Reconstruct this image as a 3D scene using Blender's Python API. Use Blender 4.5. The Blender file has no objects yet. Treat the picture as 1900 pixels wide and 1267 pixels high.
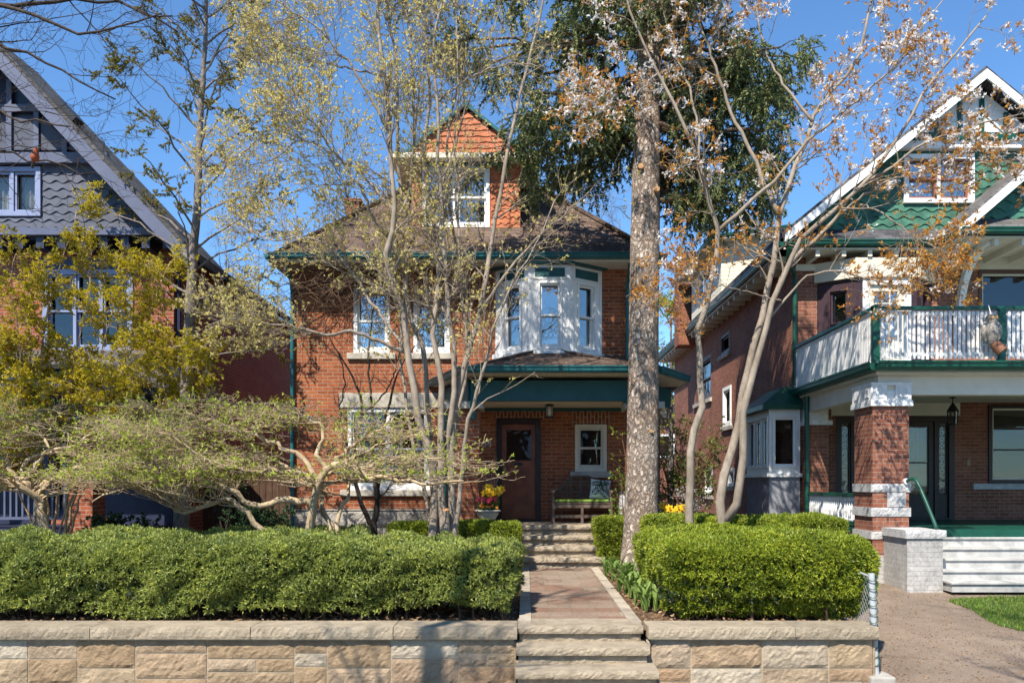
import bpy, math, random
import numpy as np
from mathutils import Vector, Matrix
random.seed(7)
R_ = math.radians
sc = bpy.context.scene
COL = sc.collection

# ------------------------------------------------------------------ camera, sky, sun
F = 1500.0; VX = 975.0; VY = 895.0; EYE = 2.3            # pixels of the 1900-wide photograph
cam_d = bpy.data.cameras.new("camera"); cam = bpy.data.objects.new("camera", cam_d); COL.objects.link(cam)
cam.location = (0, 0, EYE); cam.rotation_euler = (R_(90), 0, 0)
cam_d.sensor_width = 36; cam_d.lens = 36*F/1900
cam_d.shift_x = -(VX-950)/1900; cam_d.shift_y = (VY-633.5)/1900
cam_d.clip_start = 0.1; cam_d.clip_end = 2000
sc.camera = cam
SUN_EL, SUN_AZ = 51.0, 27.0                               # azimuth: degrees to the left of straight behind the camera
w = bpy.data.worlds.new("World"); sc.world = w; w.use_nodes = True
nt = w.node_tree; bg = nt.nodes["Background"]
sky = nt.nodes.new("ShaderNodeTexSky"); sky.sky_type = 'NISHITA'; sky.sun_disc = False
sd = Vector((-math.sin(R_(SUN_AZ))*math.cos(R_(SUN_EL)), -math.cos(R_(SUN_AZ))*math.cos(R_(SUN_EL)), math.sin(R_(SUN_EL))))
sky.sun_elevation = R_(SUN_EL); sky.sun_rotation = math.atan2(sd.x, sd.y)
sky.air_density = 1.0; sky.dust_density = 0.05; sky.ozone_density = 3.5; sky.altitude = 800
tint = nt.nodes.new('ShaderNodeMixRGB'); tint.blend_type = 'MULTIPLY'; tint.inputs[0].default_value = 1; tint.inputs[2].default_value = (.70, .95, 1.10, 1)
nt.links.new(sky.outputs[0], tint.inputs[1]); nt.links.new(tint.outputs[0], bg.inputs[0]); bg.inputs[1].default_value = 0.125
sl = bpy.data.lights.new("sun", 'SUN'); sl.energy = 5.0; sl.angle = R_(0.5); sl.color = (1.0, 0.925, 0.815)
so = bpy.data.objects.new("sun", sl); COL.objects.link(so); so.rotation_euler = sd.to_track_quat('Z', 'Y').to_euler()
sc.view_settings.view_transform = 'Standard'; sc.view_settings.look = 'None'
sc.view_settings.exposure = 0.8; sc.view_settings.gamma = 1.0

# ------------------------------------------------------------------ small helpers
def at(px, py, Y): return np.array(((px-VX)*Y/F, Y, EYE-(py-VY)*Y/F))
def X_(px, Y): return (px-VX)*Y/F
def Z_(py, Y): return EYE-(py-VY)*Y/F
def lin(h):
    h = h.lstrip('#'); r = [int(h[i:i+2], 16)/255 for i in (0, 2, 4)]
    return tuple(c/12.92 if c <= .04045 else ((c+.055)/1.055)**2.4 for c in r)+(1,)
def C4(c): return lin(c) if isinstance(c, str) else (tuple(c)+(1,) if len(c) == 3 else tuple(c))

def tag(o, label=None, cat=None, group=None, kind=None):
    if label: o['label'] = label
    if cat: o['category'] = cat
    if group: o['group'] = group
    if kind: o['kind'] = kind
    return o
def empty(name, loc=(0, 0, 0), label=None, cat=None, group=None, rz=0):
    o = bpy.data.objects.new(name, None); COL.objects.link(o)
    o.location = loc; o.rotation_euler = (0, 0, rz); o.empty_display_size = .2
    o['_loc'] = list(loc)
    return tag(o, label, cat, group)
def copy_tree(o, parent=None):
    c = o.copy(); COL.objects.link(c)
    if parent is not None: c.parent = parent
    for ch in list(o.children): copy_tree(ch, c)
    return c

class MB:
    """collects geometry, built as ONE mesh object"""
    def __init__(s): s.v = []; s.n = 0; s.q = []; s.t = []; s.p = []; s.o = np.zeros(3); s.M = np.eye(3)
    def frame(s, o=(0, 0, 0), u=(1, 0)):
        u = np.array(u, float); u /= np.linalg.norm(u)
        s.o = np.array(o, float); s.M = np.array(((u[0], u[1], 0), (-u[1], u[0], 0), (0, 0, 1.)))
        return s
    def add(s, V):
        V = np.asarray(V, float).reshape(-1, 3) @ s.M + s.o
        b = s.n; s.v.append(V); s.n += len(V); return b
    def quads(s, V, Q): b = s.add(V); s.q.append(np.asarray(Q, int).reshape(-1, 4)+b)
    def tris(s, V, T): b = s.add(V); s.t.append(np.asarray(T, int).reshape(-1, 3)+b)
    def poly(s, pts): b = s.add(pts); s.p.append(list(range(b, b+len(pts))))
    def box(s, x0, x1, y0, y1, z0, z1):
        V = [(x, y, z) for z in (z0, z1) for y in (y0, y1) for x in (x0, x1)]
        s.quads(V, [(0, 2, 3, 1), (4, 5, 7, 6), (0, 1, 5, 4), (2, 6, 7, 3), (0, 4, 6, 2), (1, 3, 7, 5)])
    def prism(s, pts, d):
        """polygon pts extruded by vector d"""
        P = np.asarray(pts, float); d = np.asarray(d, float); n = len(P)
        b = s.add(np.vstack((P, P+d)))
        s.p.append(list(range(b+n-1, b-1, -1))); s.p.append(list(range(b+n, b+2*n)))
        s.q.append(np.array([(b+i, b+(i+1) % n, b+n+(i+1) % n, b+n+i) for i in range(n)]))
    def bar(s, a, b, w, h=None, up=(0, 0, 1)):
        h = h or w
        a = np.asarray(a, float); b = np.asarray(b, float); t = (b-a)/np.linalg.norm(b-a)
        u = np.cross(t, up); u /= np.linalg.norm(u); v = np.cross(u, t)
        P = [a-u*w/2-v*h/2, a+u*w/2-v*h/2, a+u*w/2+v*h/2, a-u*w/2+v*h/2]
        s.prism(P, b-a)
    def tube(s, P, R, k=8, caps=True):
        P = np.asarray(P, float)[None]; R = np.broadcast_to(np.asarray(R, float), P.shape[:2])
        s.tubes(P, R, k)
        if caps:
            n = P.shape[1]; b = s.n-n*k
            s.p.append([b+i for i in range(k)][::-1]); s.p.append([b+(n-1)*k+i for i in range(k)])
    def tubes(s, P, R, k=4):
        B, n, _ = P.shape
        T = np.gradient(P, axis=1); T /= np.linalg.norm(T, axis=2, keepdims=True)+1e-9
        mean = T.mean(axis=1, keepdims=True)
        ref = np.where(np.abs(mean[..., 2:3]) < .8, np.array((0, 0, 1.)), np.array((0, 1., 0)))
        U = np.cross(T, ref); U /= np.linalg.norm(U, axis=2, keepdims=True)+1e-9
        V = np.cross(T, U)
        a = np.linspace(0, 2*np.pi, k, endpoint=False)
        ring = P[:, :, None]+R[:, :, None, None]*(np.cos(a)[None, None, :, None]*U[:, :, None]+np.sin(a)[None, None, :, None]*V[:, :, None])
        b = s.add(ring.reshape(-1, 3))
        i = np.arange(B)[:, None, None]*n*k; j = np.arange(n-1)[None, :, None]*k; m = np.arange(k)[None, None, :]; m2 = (m+1) % k
        q = np.stack((i+j+m, i+j+m2, i+j+k+m2, i+j+k+m), -1).reshape(-1, 4)
        s.q.append(q+b)
    def lathe(s, prof, c=(0, 0, 0), k=16):
        c = np.asarray(c, float); a = np.linspace(0, 2*np.pi, k, endpoint=False)
        V = [(c[0]+r*math.cos(t), c[1]+r*math.sin(t), c[2]+z) for r, z in prof for t in a]
        n = len(prof)
        Q = [(i*k+j, i*k+(j+1) % k, (i+1)*k+(j+1) % k, (i+1)*k+j) for i in range(n-1) for j in range(k)]
        b = s.add(V); s.q.append(np.array(Q)+b)
        s.p.append([b+j for j in range(k)][::-1]); s.p.append([b+(n-1)*k+j for j in range(k)])
    def leaves(s, P, D, L, W, rng):
        N = len(P)
        if N == 0: return
        D = D/(np.linalg.norm(D, axis=1, keepdims=True)+1e-9)
        S = np.cross(D, rng.normal(size=(N, 3))); S /= np.linalg.norm(S, axis=1, keepdims=True)+1e-9
        L = np.broadcast_to(L, (N,))[:, None]; W = np.broadcast_to(W, (N,))[:, None]
        V = np.stack((P, P+D*L*.45+S*W/2, P+D*L, P+D*L*.45-S*W/2), 1)
        s.quads(V.reshape(-1, 3), np.arange(N*4).reshape(-1, 4))
    def build(s, name, mat, parent=None, smooth=False, bevel=0):
        me = bpy.data.meshes.new(name)
        V = np.vstack(s.v)
        par = np.array(parent['_base'] if (parent is not None and '_base' in parent) else (0, 0, 0), float) if parent is not None else None
        if parent is not None:
            r = parent
            while r.parent is not None: r = r.parent
            V = V-np.array(r['_loc'])
        idx = []; sizes = []
        if s.q: q = np.vstack(s.q); idx.append(q.ravel()); sizes += [np.full(len(q), 4)]
        if s.t: t = np.vstack(s.t); idx.append(t.ravel()); sizes += [np.full(len(t), 3)]
        for p in s.p: idx.append(np.array(p))
        if s.p: sizes.append(np.array([len(p) for p in s.p]))
        idx = np.concatenate(idx); sizes = np.concatenate(sizes)
        starts = np.concatenate(([0], np.cumsum(sizes)[:-1]))
        me.vertices.add(len(V)); me.vertices.foreach_set('co', V.astype(np.float32).ravel())
        me.loops.add(len(idx)); me.loops.foreach_set('vertex_index', idx.astype(np.int32))
        me.polygons.add(len(sizes)); me.polygons.foreach_set('loop_start', starts.astype(np.int32))
        try: me.polygons.foreach_set('loop_total', sizes.astype(np.int32))
        except Exception: pass
        me.update(calc_edges=True)
        if len(V) < 120000:                                # metre-true UVs, u level and v up the face
            nr = np.empty(len(sizes)*3, np.float32); me.polygons.foreach_get('normal', nr); nr = nr.reshape(-1, 3).astype(float)
            u = np.cross(np.array((0, 0, 1.)), nr); ln = np.linalg.norm(u, axis=1, keepdims=True)
            u = np.where(ln < .05, np.array((1., 0, 0)), u/np.maximum(ln, 1e-6)); v = np.cross(nr, u)
            pi = np.repeat(np.arange(len(sizes)), sizes); co = np.vstack(s.v)[idx]
            uv = np.stack(((co*u[pi]).sum(1), (co*v[pi]).sum(1)), 1)
            me.uv_layers.new(name="uv").data.foreach_set('uv', uv.astype(np.float32).ravel())
        me.polygons.foreach_set('use_smooth', np.full(len(sizes), bool(smooth)))
        me.materials.append(mat); me.validate()
        o = bpy.data.objects.new(name, me); COL.objects.link(o)
        if parent is not None: o.parent = parent
        if bevel:
            m = o.modifiers.new("bevel", 'BEVEL'); m.width = bevel; m.segments = 2; m.limit_method = 'ANGLE'
        return o
def one(name, mat, parent, fn, **k):
    m = MB(); fn(m); return m.build(name, mat, parent, **k)

# ------------------------------------------------------------------ materials
def newmat(name):
    m = bpy.data.materials.new(name); m.use_nodes = True
    t = m.node_tree; t.nodes.clear()
    out = t.nodes.new('ShaderNodeOutputMaterial'); p = t.nodes.new('ShaderNodeBsdfPrincipled')
    t.links.new(p.outputs[0], out.inputs[0]); return m, t, p, out
def nd(t, ty, **k):
    n = t.nodes.new('ShaderNode'+ty)
    for a, b in k.items(): setattr(n, a, b)
    return n
def ramp(t, stops, interp='LINEAR'):
    r = nd(t, 'ValToRGB'); r.color_ramp.interpolation = interp; e = r.color_ramp.elements
    while len(e) < len(stops): e.new(.5)
    for i, (p, c) in enumerate(stops): e[i].position = p; e[i].color = C4(c)
    return r
def noise(t, scale, detail=4, rough=.6, vec=None):
    n = nd(t, 'TexNoise'); n.inputs['Scale'].default_value = scale; n.inputs['Detail'].default_value = detail; n.inputs['Roughness'].default_value = rough
    if vec is None:
        g = nd(t, 'NewGeometry'); vec = g.outputs['Position']
    t.links.new(vec, n.inputs['Vector']); return n
def mul(t, a, b, fac=1.0, mode='MULTIPLY'):
    m = nd(t, 'MixRGB', blend_type=mode); m.inputs[0].default_value = fac
    t.links.new(a, m.inputs[1])
    if hasattr(b, 'node'): t.links.new(b, m.inputs[2])
    else: m.inputs[2].default_value = C4(b)
    return m.outputs[0]
def bump(t, p, h, strength=.5, dist=.01, prev=None):
    b = nd(t, 'Bump'); b.inputs['Strength'].default_value = strength; b.inputs['Distance'].default_value = dist
    t.links.new(h, b.inputs['Height'])
    if prev is not None: t.links.new(prev, b.inputs['Normal'])
    t.links.new(b.outputs[0], p.inputs['Normal']); return b.outputs[0]
def paint(name, col, rough=.5, var=.25, scale=6, bmp=.15, spec=.4):
    """painted or plain surface: dirt-level colour variation, slight unevenness"""
    m, t, p, o = newmat(name); c = np.array(C4(col)[:3])
    n = noise(t, scale, 6, .65); n2 = noise(t, scale*9, 3, .6)
    r = ramp(t, [(.3, tuple(c*(1-var))), (.7, tuple(np.minimum(c*(1+var*.5), .95)))])
    t.links.new(n.outputs[0], r.inputs[0]); t.links.new(r.outputs[0], p.inputs['Base Color'])
    p.inputs['Roughness'].default_value = rough; p.inputs['Specular IOR Level'].default_value = spec
    bump(t, p, n2.outputs[0], bmp, .004); return m
def brick(name, a, b, mort, bw=.215, rh=.075, ms=.007, stain=.35, rot=False, bmp=.6, dark=None):
    m, t, p, o = newmat(name)
    uv = nd(t, 'UVMap'); vec = uv.outputs[0]
    wn = noise(t, 11, 2, .5)
    if rot:
        mp = nd(t, 'Mapping'); mp.inputs['Rotation'].default_value[2] = R_(90); t.links.new(vec, mp.inputs[0]); vec = mp.outputs[0]
    bt = nd(t, 'TexBrick'); bt.offset = .5; t.links.new(vec, bt.inputs['Vector'])
    bt.inputs['Color1'].default_value = C4(a); bt.inputs['Color2'].default_value = C4(b); bt.inputs['Mortar'].default_value = C4(mort)
    bt.inputs['Scale'].default_value = 1; bt.inputs['Mortar Size'].default_value = ms; bt.inputs['Mortar Smooth'].default_value = .15
    bt.inputs['Brick Width'].default_value = bw; bt.inputs['Row Height'].default_value = rh
    n = noise(t, 1.1, 7, .7); r = ramp(t, [(.25, (1-stain,)*3), (.6, (1, 1, 1)), (.8, (1.12,)*3)]); t.links.new(n.outputs[0], r.inputs[0])
    c = mul(t, bt.outputs[0], r.outputs[0])
    n3 = noise(t, 26, 3, .6); r3 = ramp(t, [(.3, (.72, .70, .70)), (.7, (1.12, 1.1, 1.08))]); t.links.new(n3.outputs[0], r3.inputs[0])
    c = mul(t, c, r3.outputs[0]); t.links.new(c, p.inputs['Base Color'])
    p.inputs['Roughness'].default_value = .85; p.inputs['Specular IOR Level'].default_value = .25
    iv = nd(t, 'Invert'); t.links.new(bt.outputs['Fac'], iv.inputs['Color'])
    b1 = bump(t, p, iv.outputs[0], bmp, .012); bump(t, p, n3.outputs[0], .35, .008, b1); return m
def shingle(name, cols, bw=.30, rh=.14, var=.4):
    m, t, p, o = newmat(name); uv = nd(t, 'UVMap')
    bt = nd(t, 'TexBrick'); bt.offset = .37; t.links.new(uv.outputs[0], bt.inputs['Vector'])
    bt.inputs['Color1'].default_value = (0, 0, 0, 1); bt.inputs['Color2'].default_value = (1, 1, 1, 1); bt.inputs['Mortar'].default_value = (.4, .4, .4, 1)
    bt.inputs['Scale'].default_value = 1; bt.inputs['Mortar Size'].default_value = .006; bt.inputs['Brick Width'].default_value = bw; bt.inputs['Row Height'].default_value = rh
    r = ramp(t, [(i/(len(cols)-1), c) for i, c in enumerate(cols)]); t.links.new(bt.outputs[0], r.inputs[0])
    n = noise(t, 2.0, 6, .7); rr = ramp(t, [(.3, (1-var,)*3), (.7, (1.1,)*3)]); t.links.new(n.outputs[0], rr.inputs[0])
    mr = mul(t, r.outputs[0], rr.outputs[0])
    f = nd(t, 'MixRGB', blend_type='MULTIPLY'); t.links.new(bt.outputs['Fac'], f.inputs[0]); t.links.new(mr, f.inputs[1]); f.inputs[2].default_value = (.35, .35, .35, 1)
    t.links.new(f.outputs[0], p.inputs['Base Color']); p.inputs['Roughness'].default_value = .9; p.inputs['Specular IOR Level'].default_value = .2
    sx = nd(t, 'SeparateXYZ'); t.links.new(uv.outputs[0], sx.inputs[0])
    dv = nd(t, 'Math', operation='DIVIDE'); t.links.new(sx.outputs[1], dv.inputs[0]); dv.inputs[1].default_value = rh
    fr = nd(t, 'Math', operation='FRACT'); t.links.new(dv.outputs[0], fr.inputs[0])
    iv = nd(t, 'Math', operation='SUBTRACT'); iv.inputs[0].default_value = 1; t.links.new(fr.outputs[0], iv.inputs[1])
    n2 = noise(t, 60, 2, .6); b1 = bump(t, p, iv.outputs[0], .8, .02); bump(t, p, n2.outputs[0], .4, .01, b1); return m
def leafmat(name, cols, trans=.35, rough=.5, spec=.3, clump=None):
    m, t, p, o = newmat(name); g = nd(t, 'NewGeometry')
    r = ramp(t, [(i/(len(cols)-1), c) for i, c in enumerate(cols)]); t.links.new(g.outputs['Random Per Island'], r.inputs[0])
    c = r.outputs[0]
    if clump:
        n = noise(t, clump, 3, .6); rr = ramp(t, [(.32, (.68, .72, .7)), (.68, (1.22, 1.18, 1.0))]); t.links.new(n.outputs[0], rr.inputs[0]); c = mul(t, c, rr.outputs[0])
    t.links.new(c, p.inputs['Base Color']); p.inputs['Roughness'].default_value = rough; p.inputs['Specular IOR Level'].default_value = spec
    tr = nd(t, 'BsdfTranslucent'); t.links.new(c, tr.inputs[0]); mx = nd(t, 'MixShader'); mx.inputs[0].default_value = trans
    t.links.new(p.outputs[0], mx.inputs[1]); t.links.new(tr.outputs[0], mx.inputs[2]); t.links.new(mx.outputs[0], o.inputs[0]); return m
def bark(name, a, b, scale=7, stretch=.25, strength=.7, dist=.03, c=None):
    m, t, p, o = newmat(name); g = nd(t, 'NewGeometry'); mp = nd(t, 'Mapping'); mp.inputs['Scale'].default_value = (1, 1, stretch); t.links.new(g.outputs['Position'], mp.inputs[0])
    n = noise(t, scale*3, 6, .7, mp.outputs[0]); n2 = noise(t, scale*.35, 4, .6)
    r = ramp(t, [(.3, a), (.7, b)]); t.links.new(n.outputs[0], r.inputs[0]); col = r.outputs[0]
    r2 = ramp(t, [(.35, (.7, .68, .66)), (.65, (1.1,)*3)]); t.links.new(n2.outputs[0], r2.inputs[0]); col = mul(t, col, r2.outputs[0])
    t.links.new(col, p.inputs['Base Color']); p.inputs['Roughness'].default_value = .9; p.inputs['Specular IOR Level'].default_value = .2
    bump(t, p, n.outputs[0], strength, dist); return m
def glassmat(name, refl=.28, tint=(.75, .8, .82)):
    m, t, p, o = newmat(name); t.nodes.remove(p)
    tr = nd(t, 'BsdfTransparent'); tr.inputs[0].default_value = C4(tint); gl = nd(t, 'BsdfGlossy'); gl.inputs['Roughness'].default_value = .015
    n = noise(t, 2.3, 2, .5); b = nd(t, 'Bump'); b.inputs['Strength'].default_value = .12; b.inputs['Distance'].default_value = .03
    t.links.new(n.outputs[0], b.inputs['Height']); t.links.new(b.outputs[0], gl.inputs['Normal'])
    mx = nd(t, 'MixShader'); mx.inputs[0].default_value = refl
    t.links.new(tr.outputs[0], mx.inputs[1]); t.links.new(gl.outputs[0], mx.inputs[2]); t.links.new(mx.outputs[0], o.inputs[0]); return m
def stonemat(name, cols, scale=5, bmp=.6, dist=.02):
    m, t, p, o = newmat(name); g = nd(t, 'NewGeometry')
    r = ramp(t, [(i/(len(cols)-1), c) for i, c in enumerate(cols)]); t.links.new(g.outputs['Random Per Island'], r.inputs[0])
    n = noise(t, scale, 8, .7); rr = ramp(t, [(.3, (.66, .64, .62)), (.55, (1, 1, 1)), (.75, (1.15, 1.12, 1.05))]); t.links.new(n.outputs[0], rr.inputs[0])
    c = mul(t, r.outputs[0], rr.outputs[0]); t.links.new(c, p.inputs['Base Color'])
    p.inputs['Roughness'].default_value = .9; p.inputs['Specular IOR Level'].default_value = .2
    n2 = noise(t, scale*6, 8, .75); bump(t, p, n2.outputs[0], bmp, dist); return m

M_brick = brick('main_brick', (.42, .128, .046), (.27, .070, .028), (.36, .265, .19), ms=.0075)
M_brick_soldier = brick('soldier_brick', (.34, .09, .036), (.20, .048, .022), (.44, .35, .27), ms=.011, rot=True)
M_brick_left = brick('left_brick', (.36, .10, .045), (.27, .07, .035), (.36, .27, .21))
M_brick_right = brick('right_brick', (.33, .135, .082), (.24, .082, .050), (.36, .26, .20), ms=.006, stain=.35)
M_brick_chim = brick('chimney_brick', (.36, .12, .055), (.22, .065, .035), (.33, .25, .19))
M_shingle = shingle('brown_shingle', [(.085, .055, .040), (.14, .095, .072), (.19, .135, .105), (.11, .08, .065)])
M_shingle_gray = shingle('grey_shingle', [(.06, .06, .068), (.10, .10, .11), (.14, .14, .145)])
M_shingle_lgray = shingle('light_grey_shingle', [(.11, .105, .10), (.18, .17, .165)], rh=.1)
M_teal = paint('teal_paint', (.016, .12, .13), .4, .3, 3)
M_teal_dark = paint('dark_teal_paint', (.014, .085, .090), .5, .3, 3)
M_green = paint('dark_green_paint', (.008, .075, .048), .4, .35, 4)
M_white = paint('white_paint', (.80, .80, .78), .5, .08, 3)
M_cream = paint('cream_paint', (.66, .61, .50), .6, .12, 2.5)
M_oldwhite = paint('worn_white_paint', (.72, .72, .70), .6, .25, 9)
M_navy = paint('navy_paint', (.022, .027, .062), .5, .25, 4)
M_bluegrey = paint('blue_grey_paint', (.088, .103, .165), .55, .2, 3)
M_lightblue = paint('light_blue_frame', (.22, .26, .40), .5, .15, 3)
M_scaleblue = paint('blue_grey_shingle', (.074, .083, .115), .7, .3, 5, .3)
M_scalered = paint('red_shingle', (.50, .165, .075), .8, .4, 6, .4)
M_scalegreen = paint('green_shingle', (.055, .17, .115), .8, .55, 4, .4)
M_darkwood = paint('dark_stained_wood', (.030, .012, .008), .4, .4, 8)
M_black = paint('black_metal', (.012, .012, .013), .4, .2, 9)
M_limestone = stonemat('limestone_trim', [(.42, .39, .33), (.52, .48, .41)], 4, .4, .01)
M_greystone = stonemat('grey_foundation_stone', [(.24, .23, .21), (.36, .34, .30), (.30, .27, .23)], 5, .8, .03)
M_glass = glassmat('window_glass', .30)
M_glass_dim = glassmat('porch_glass', .075, (.72, .73, .72))
M_glass_sky = glassmat('upper_glass', .62)
M_curtain = paint('curtain_cloth', (.72, .70, .64), .9, .15, 4)
M_tealcloth = paint('teal_cloth', (.05, .20, .20), .9, .3, 6)
M_interior = paint('interior_dark', (.05, .045, .04), .9, .2, 2)  # room shade put into the colour, near black behind the panes

# ------------------------------------------------------------------ growth kit
def nrm(a): return a/(np.linalg.norm(a, axis=-1, keepdims=True)+1e-9)
def catmull(pts, n):
    P = np.asarray(pts, float)
    if len(P) == 2: return P[0]+(P[1]-P[0])*np.linspace(0, 1, n)[:, None]
    Q = np.vstack((2*P[0]-P[1], P, 2*P[-1]-P[-2])); d = np.concatenate(([0], np.cumsum(np.linalg.norm(np.diff(P, axis=0), axis=1))))
    out = []
    for s in np.linspace(0, d[-1], n):
        i = min(np.searchsorted(d, s, 'right')-1, len(P)-2); t = (s-d[i])/(d[i+1]-d[i]+1e-9)
        a, b, c, e = Q[i:i+4]
        out.append(.5*((2*b)+(-a+c)*t+(2*a-5*b+4*c-e)*t*t+(-a+3*b-3*c+e)*t**3))
    return np.array(out)
def pxline(L, Y, dy=None):
    """polyline of picture points stood up at depth Y (a number, or a start/end pair)"""
    ys = np.linspace(Y[0], Y[1], len(L)) if isinstance(Y, tuple) else [Y]*len(L)
    return np.array([at(p[0], p[1], y) for p, y in zip(L, ys)])
def stem(L, Y, r0, r1, rng, n=26, wob=.012):
    P = catmull(pxline(L, Y), n); P[1:-1] += rng.normal(size=(n-2, 3))*wob
    return P, r0+(r1-r0)*np.linspace(0, 1, n)**.8
def sprout(P, R, m, rng, t0=.2, t1=1., ang=(30, 65), length=1., n=6, wob=.12, trop=(0, 0, .05), rf=.55, tip=.25, jit=(.6, 1.3), taper=.5, flat=None, zs=None):
    B, N, _ = P.shape
    t = rng.uniform(t0, t1, (B, m)); f = t*(N-1); i = np.minimum(f.astype(int), N-2); fr = (f-i)[..., None]; bi = np.arange(B)[:, None]
    S = P[bi, i]*(1-fr)+P[bi, i+1]*fr; T = nrm(P[bi, i+1]-P[bi, i]); rad = R[bi, i]
    a = np.radians(rng.uniform(ang[0], ang[1], (B, m)))[..., None]
    rv = rng.normal(size=(B, m, 3))
    if flat is not None: rv = rv*np.array(flat)
    pv = nrm(rv-(rv*T).sum(-1, keepdims=True)*T)
    D = nrm(T*np.cos(a)+pv*np.sin(a)).reshape(-1, 3)
    ln = (np.broadcast_to(np.asarray(length, float).reshape(-1, 1) if np.ndim(length) else length, (B, m))*rng.uniform(jit[0], jit[1], (B, m))*(1-taper*t)).reshape(-1)
    pts = [S.reshape(-1, 3)]; tr = np.array(trop)
    for k in range(n-1):
        D = nrm(D+rng.normal(size=D.shape)*wob+tr)
        if zs is not None: D[:, 2] *= zs
        pts.append(pts[-1]+D*(ln/(n-1))[:, None])
    r0 = np.minimum(rad.reshape(-1)*rf, 1.)
    return np.stack(pts, 1), r0[:, None]*np.linspace(1, tip, n)[None]
def along(P, m, rng, t0=0., t1=1.):
    B, N, _ = P.shape; t = rng.uniform(t0, t1, (B, m)); f = t*(N-1); i = np.minimum(f.astype(int), N-2); fr = (f-i)[..., None]; bi = np.arange(B)[:, None]
    return (P[bi, i]*(1-fr)+P[bi, i+1]*fr).reshape(-1, 3), nrm(P[bi, i+1]-P[bi, i]).reshape(-1, 3)
def spray(mb, S, T, k, rng, L, W, spread=.8, up=0.):
    P = np.repeat(S, k, 0); D = nrm(np.repeat(T, k, 0)+rng.normal(size=P.shape)*spread+np.array((0, 0, up)))
    mb.leaves(P, D, L*rng.uniform(.6, 1.3, len(P)), W*rng.uniform(.7, 1.2, len(P)), rng)
class SinNoise:
    def __init__(s, seed, f=1., n=9):
        r = np.random.default_rng(seed); s.k = r.normal(size=(n, 3))*f*np.linspace(.7, 2.2, n)[:, None]; s.p = r.uniform(0, 6.28, n); s.a = 1/np.linspace(1, 2.2, n); s.a /= s.a.sum()
    def __call__(s, P): return (np.sin(P@s.k.T+s.p)*s.a).sum(-1)

# ------------------------------------------------------------------ building kit
def wall(mb, o, u, W, z0, z1, holes=(), depth=.12):
    mb.frame(o, u)
    us = sorted({0, W, *[h[0] for h in holes], *[h[1] for h in holes]}); zs = sorted({z0, z1, *[h[2] for h in holes], *[h[3] for h in holes]})
    for a, b in zip(us, us[1:]):
        for c, d in zip(zs, zs[1:]):
            if any(h[0]-1e-6 <= a and b <= h[1]+1e-6 and h[2]-1e-6 <= c and d <= h[3]+1e-6 for h in holes): continue
            mb.quads([(a, 0, c), (b, 0, c), (b, 0, d), (a, 0, d)], [(0, 1, 2, 3)])
    for a, b, c, d in holes:
        for q in ([(a, 0, c), (a, depth, c), (a, depth, d), (a, 0, d)], [(b, 0, d), (b, depth, d), (b, depth, c), (b, 0, c)],
                  [(a, 0, d), (a, depth, d), (b, depth, d), (b, 0, d)], [(b, 0, c), (b, depth, c), (a, depth, c), (a, 0, c)]):
            mb.quads(q, [(0, 1, 2, 3)])
    mb.frame()
def rectframe(mb, a, b, c, d, w, y0, y1, wb=None):
    wb = wb or w
    mb.box(a, a+w, y0, y1, c, d); mb.box(b-w, b, y0, y1, c, d); mb.box(a+w, b-w, y0, y1, d-w, d); mb.box(a+w, b-w, y0, y1, c, c+wb)
def window(root, o, u, a, b, c, d, mat, style='double', cas=.07, rec=.05, glass=None, sill=None, sillmat=None, curtain=None, sash=None, split=None, label=None):
    """a..b along the wall, c..d in height, set into a hole of the wall; returns the frame part"""
    m = MB().frame(o, u); rectframe(m, a, b, c, d, cas, rec-.05, rec+.06)
    n = 1 if style in ('double', 'plain') else (split or 2)
    xs = np.linspace(a+cas, b-cas, n+1)
    for x in xs[1:-1]: m.box(x-.03, x+.03, rec-.03, rec+.05, c+cas, d-cas)
    fr = m.build('window', mat, root); 
    if label: fr['label'] = label
    for i in range(n):
        x0, x1 = xs[i]+(.03 if i else 0), xs[i+1]-(.03 if i < n-1 else 0)
        s = MB().frame(o, u)
        if style == 'double' or style == 'doubles':
            mz = (c+d)/2; rectframe(s, x0+.002, x1-.002, mz-.02, d-cas-.002, .04, rec, rec+.04); rectframe(s, x0+.002, x1-.002, c+cas+.002, mz+.018, .042, rec+.042, rec+.075, .06)
        else: rectframe(s, x0+.002, x1-.002, c+cas+.002, d-cas-.002, .045, rec, rec+.04)
        s.build('sash', sash or mat, fr)
        one('pane', glass or M_glass, fr, lambda m: m.frame(o, u).box(x0+.02, x1-.02, rec+.08, rec+.086, c+cas+.01, d-cas-.01))
        if curtain:
            m = MB().frame(o, u); k = 40; xx = np.linspace(x0, x1, k); yy = rec+.2+.03*np.sin(xx*55+i)
            zt = d-cas; zb = c+cas if curtain == 'full' else (d-.32)
            sel = [(0, k)] if curtain in ('full', 'valance') else [(0, k//3), (2*k//3, k)]
            if curtain == 'sides': zb = c+cas
            for s0, s1 in sel:
                V = [(x, y, z) for x, y in zip(xx[s0:s1], yy[s0:s1]) for z in (zb-(.10*math.cos((x-x0)/(x1-x0)*6.28)+.0 if curtain == 'valance' else 0), zt)]
                nn = s1-s0; m.quads(V, [(2*j, 2*j+2, 2*j+3, 2*j+1) for j in range(nn-1)])
            m.build('curtain', M_tealcloth if curtain == 'valance' else M_curtain, fr, smooth=True)
    if sill is not None:
        one('sill', sillmat or M_limestone, fr, lambda m: m.frame(o, u).box(a-sill, b+sill, -.07, rec+.1, c-.13, c-.002), bevel=.01)
    return fr
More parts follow.
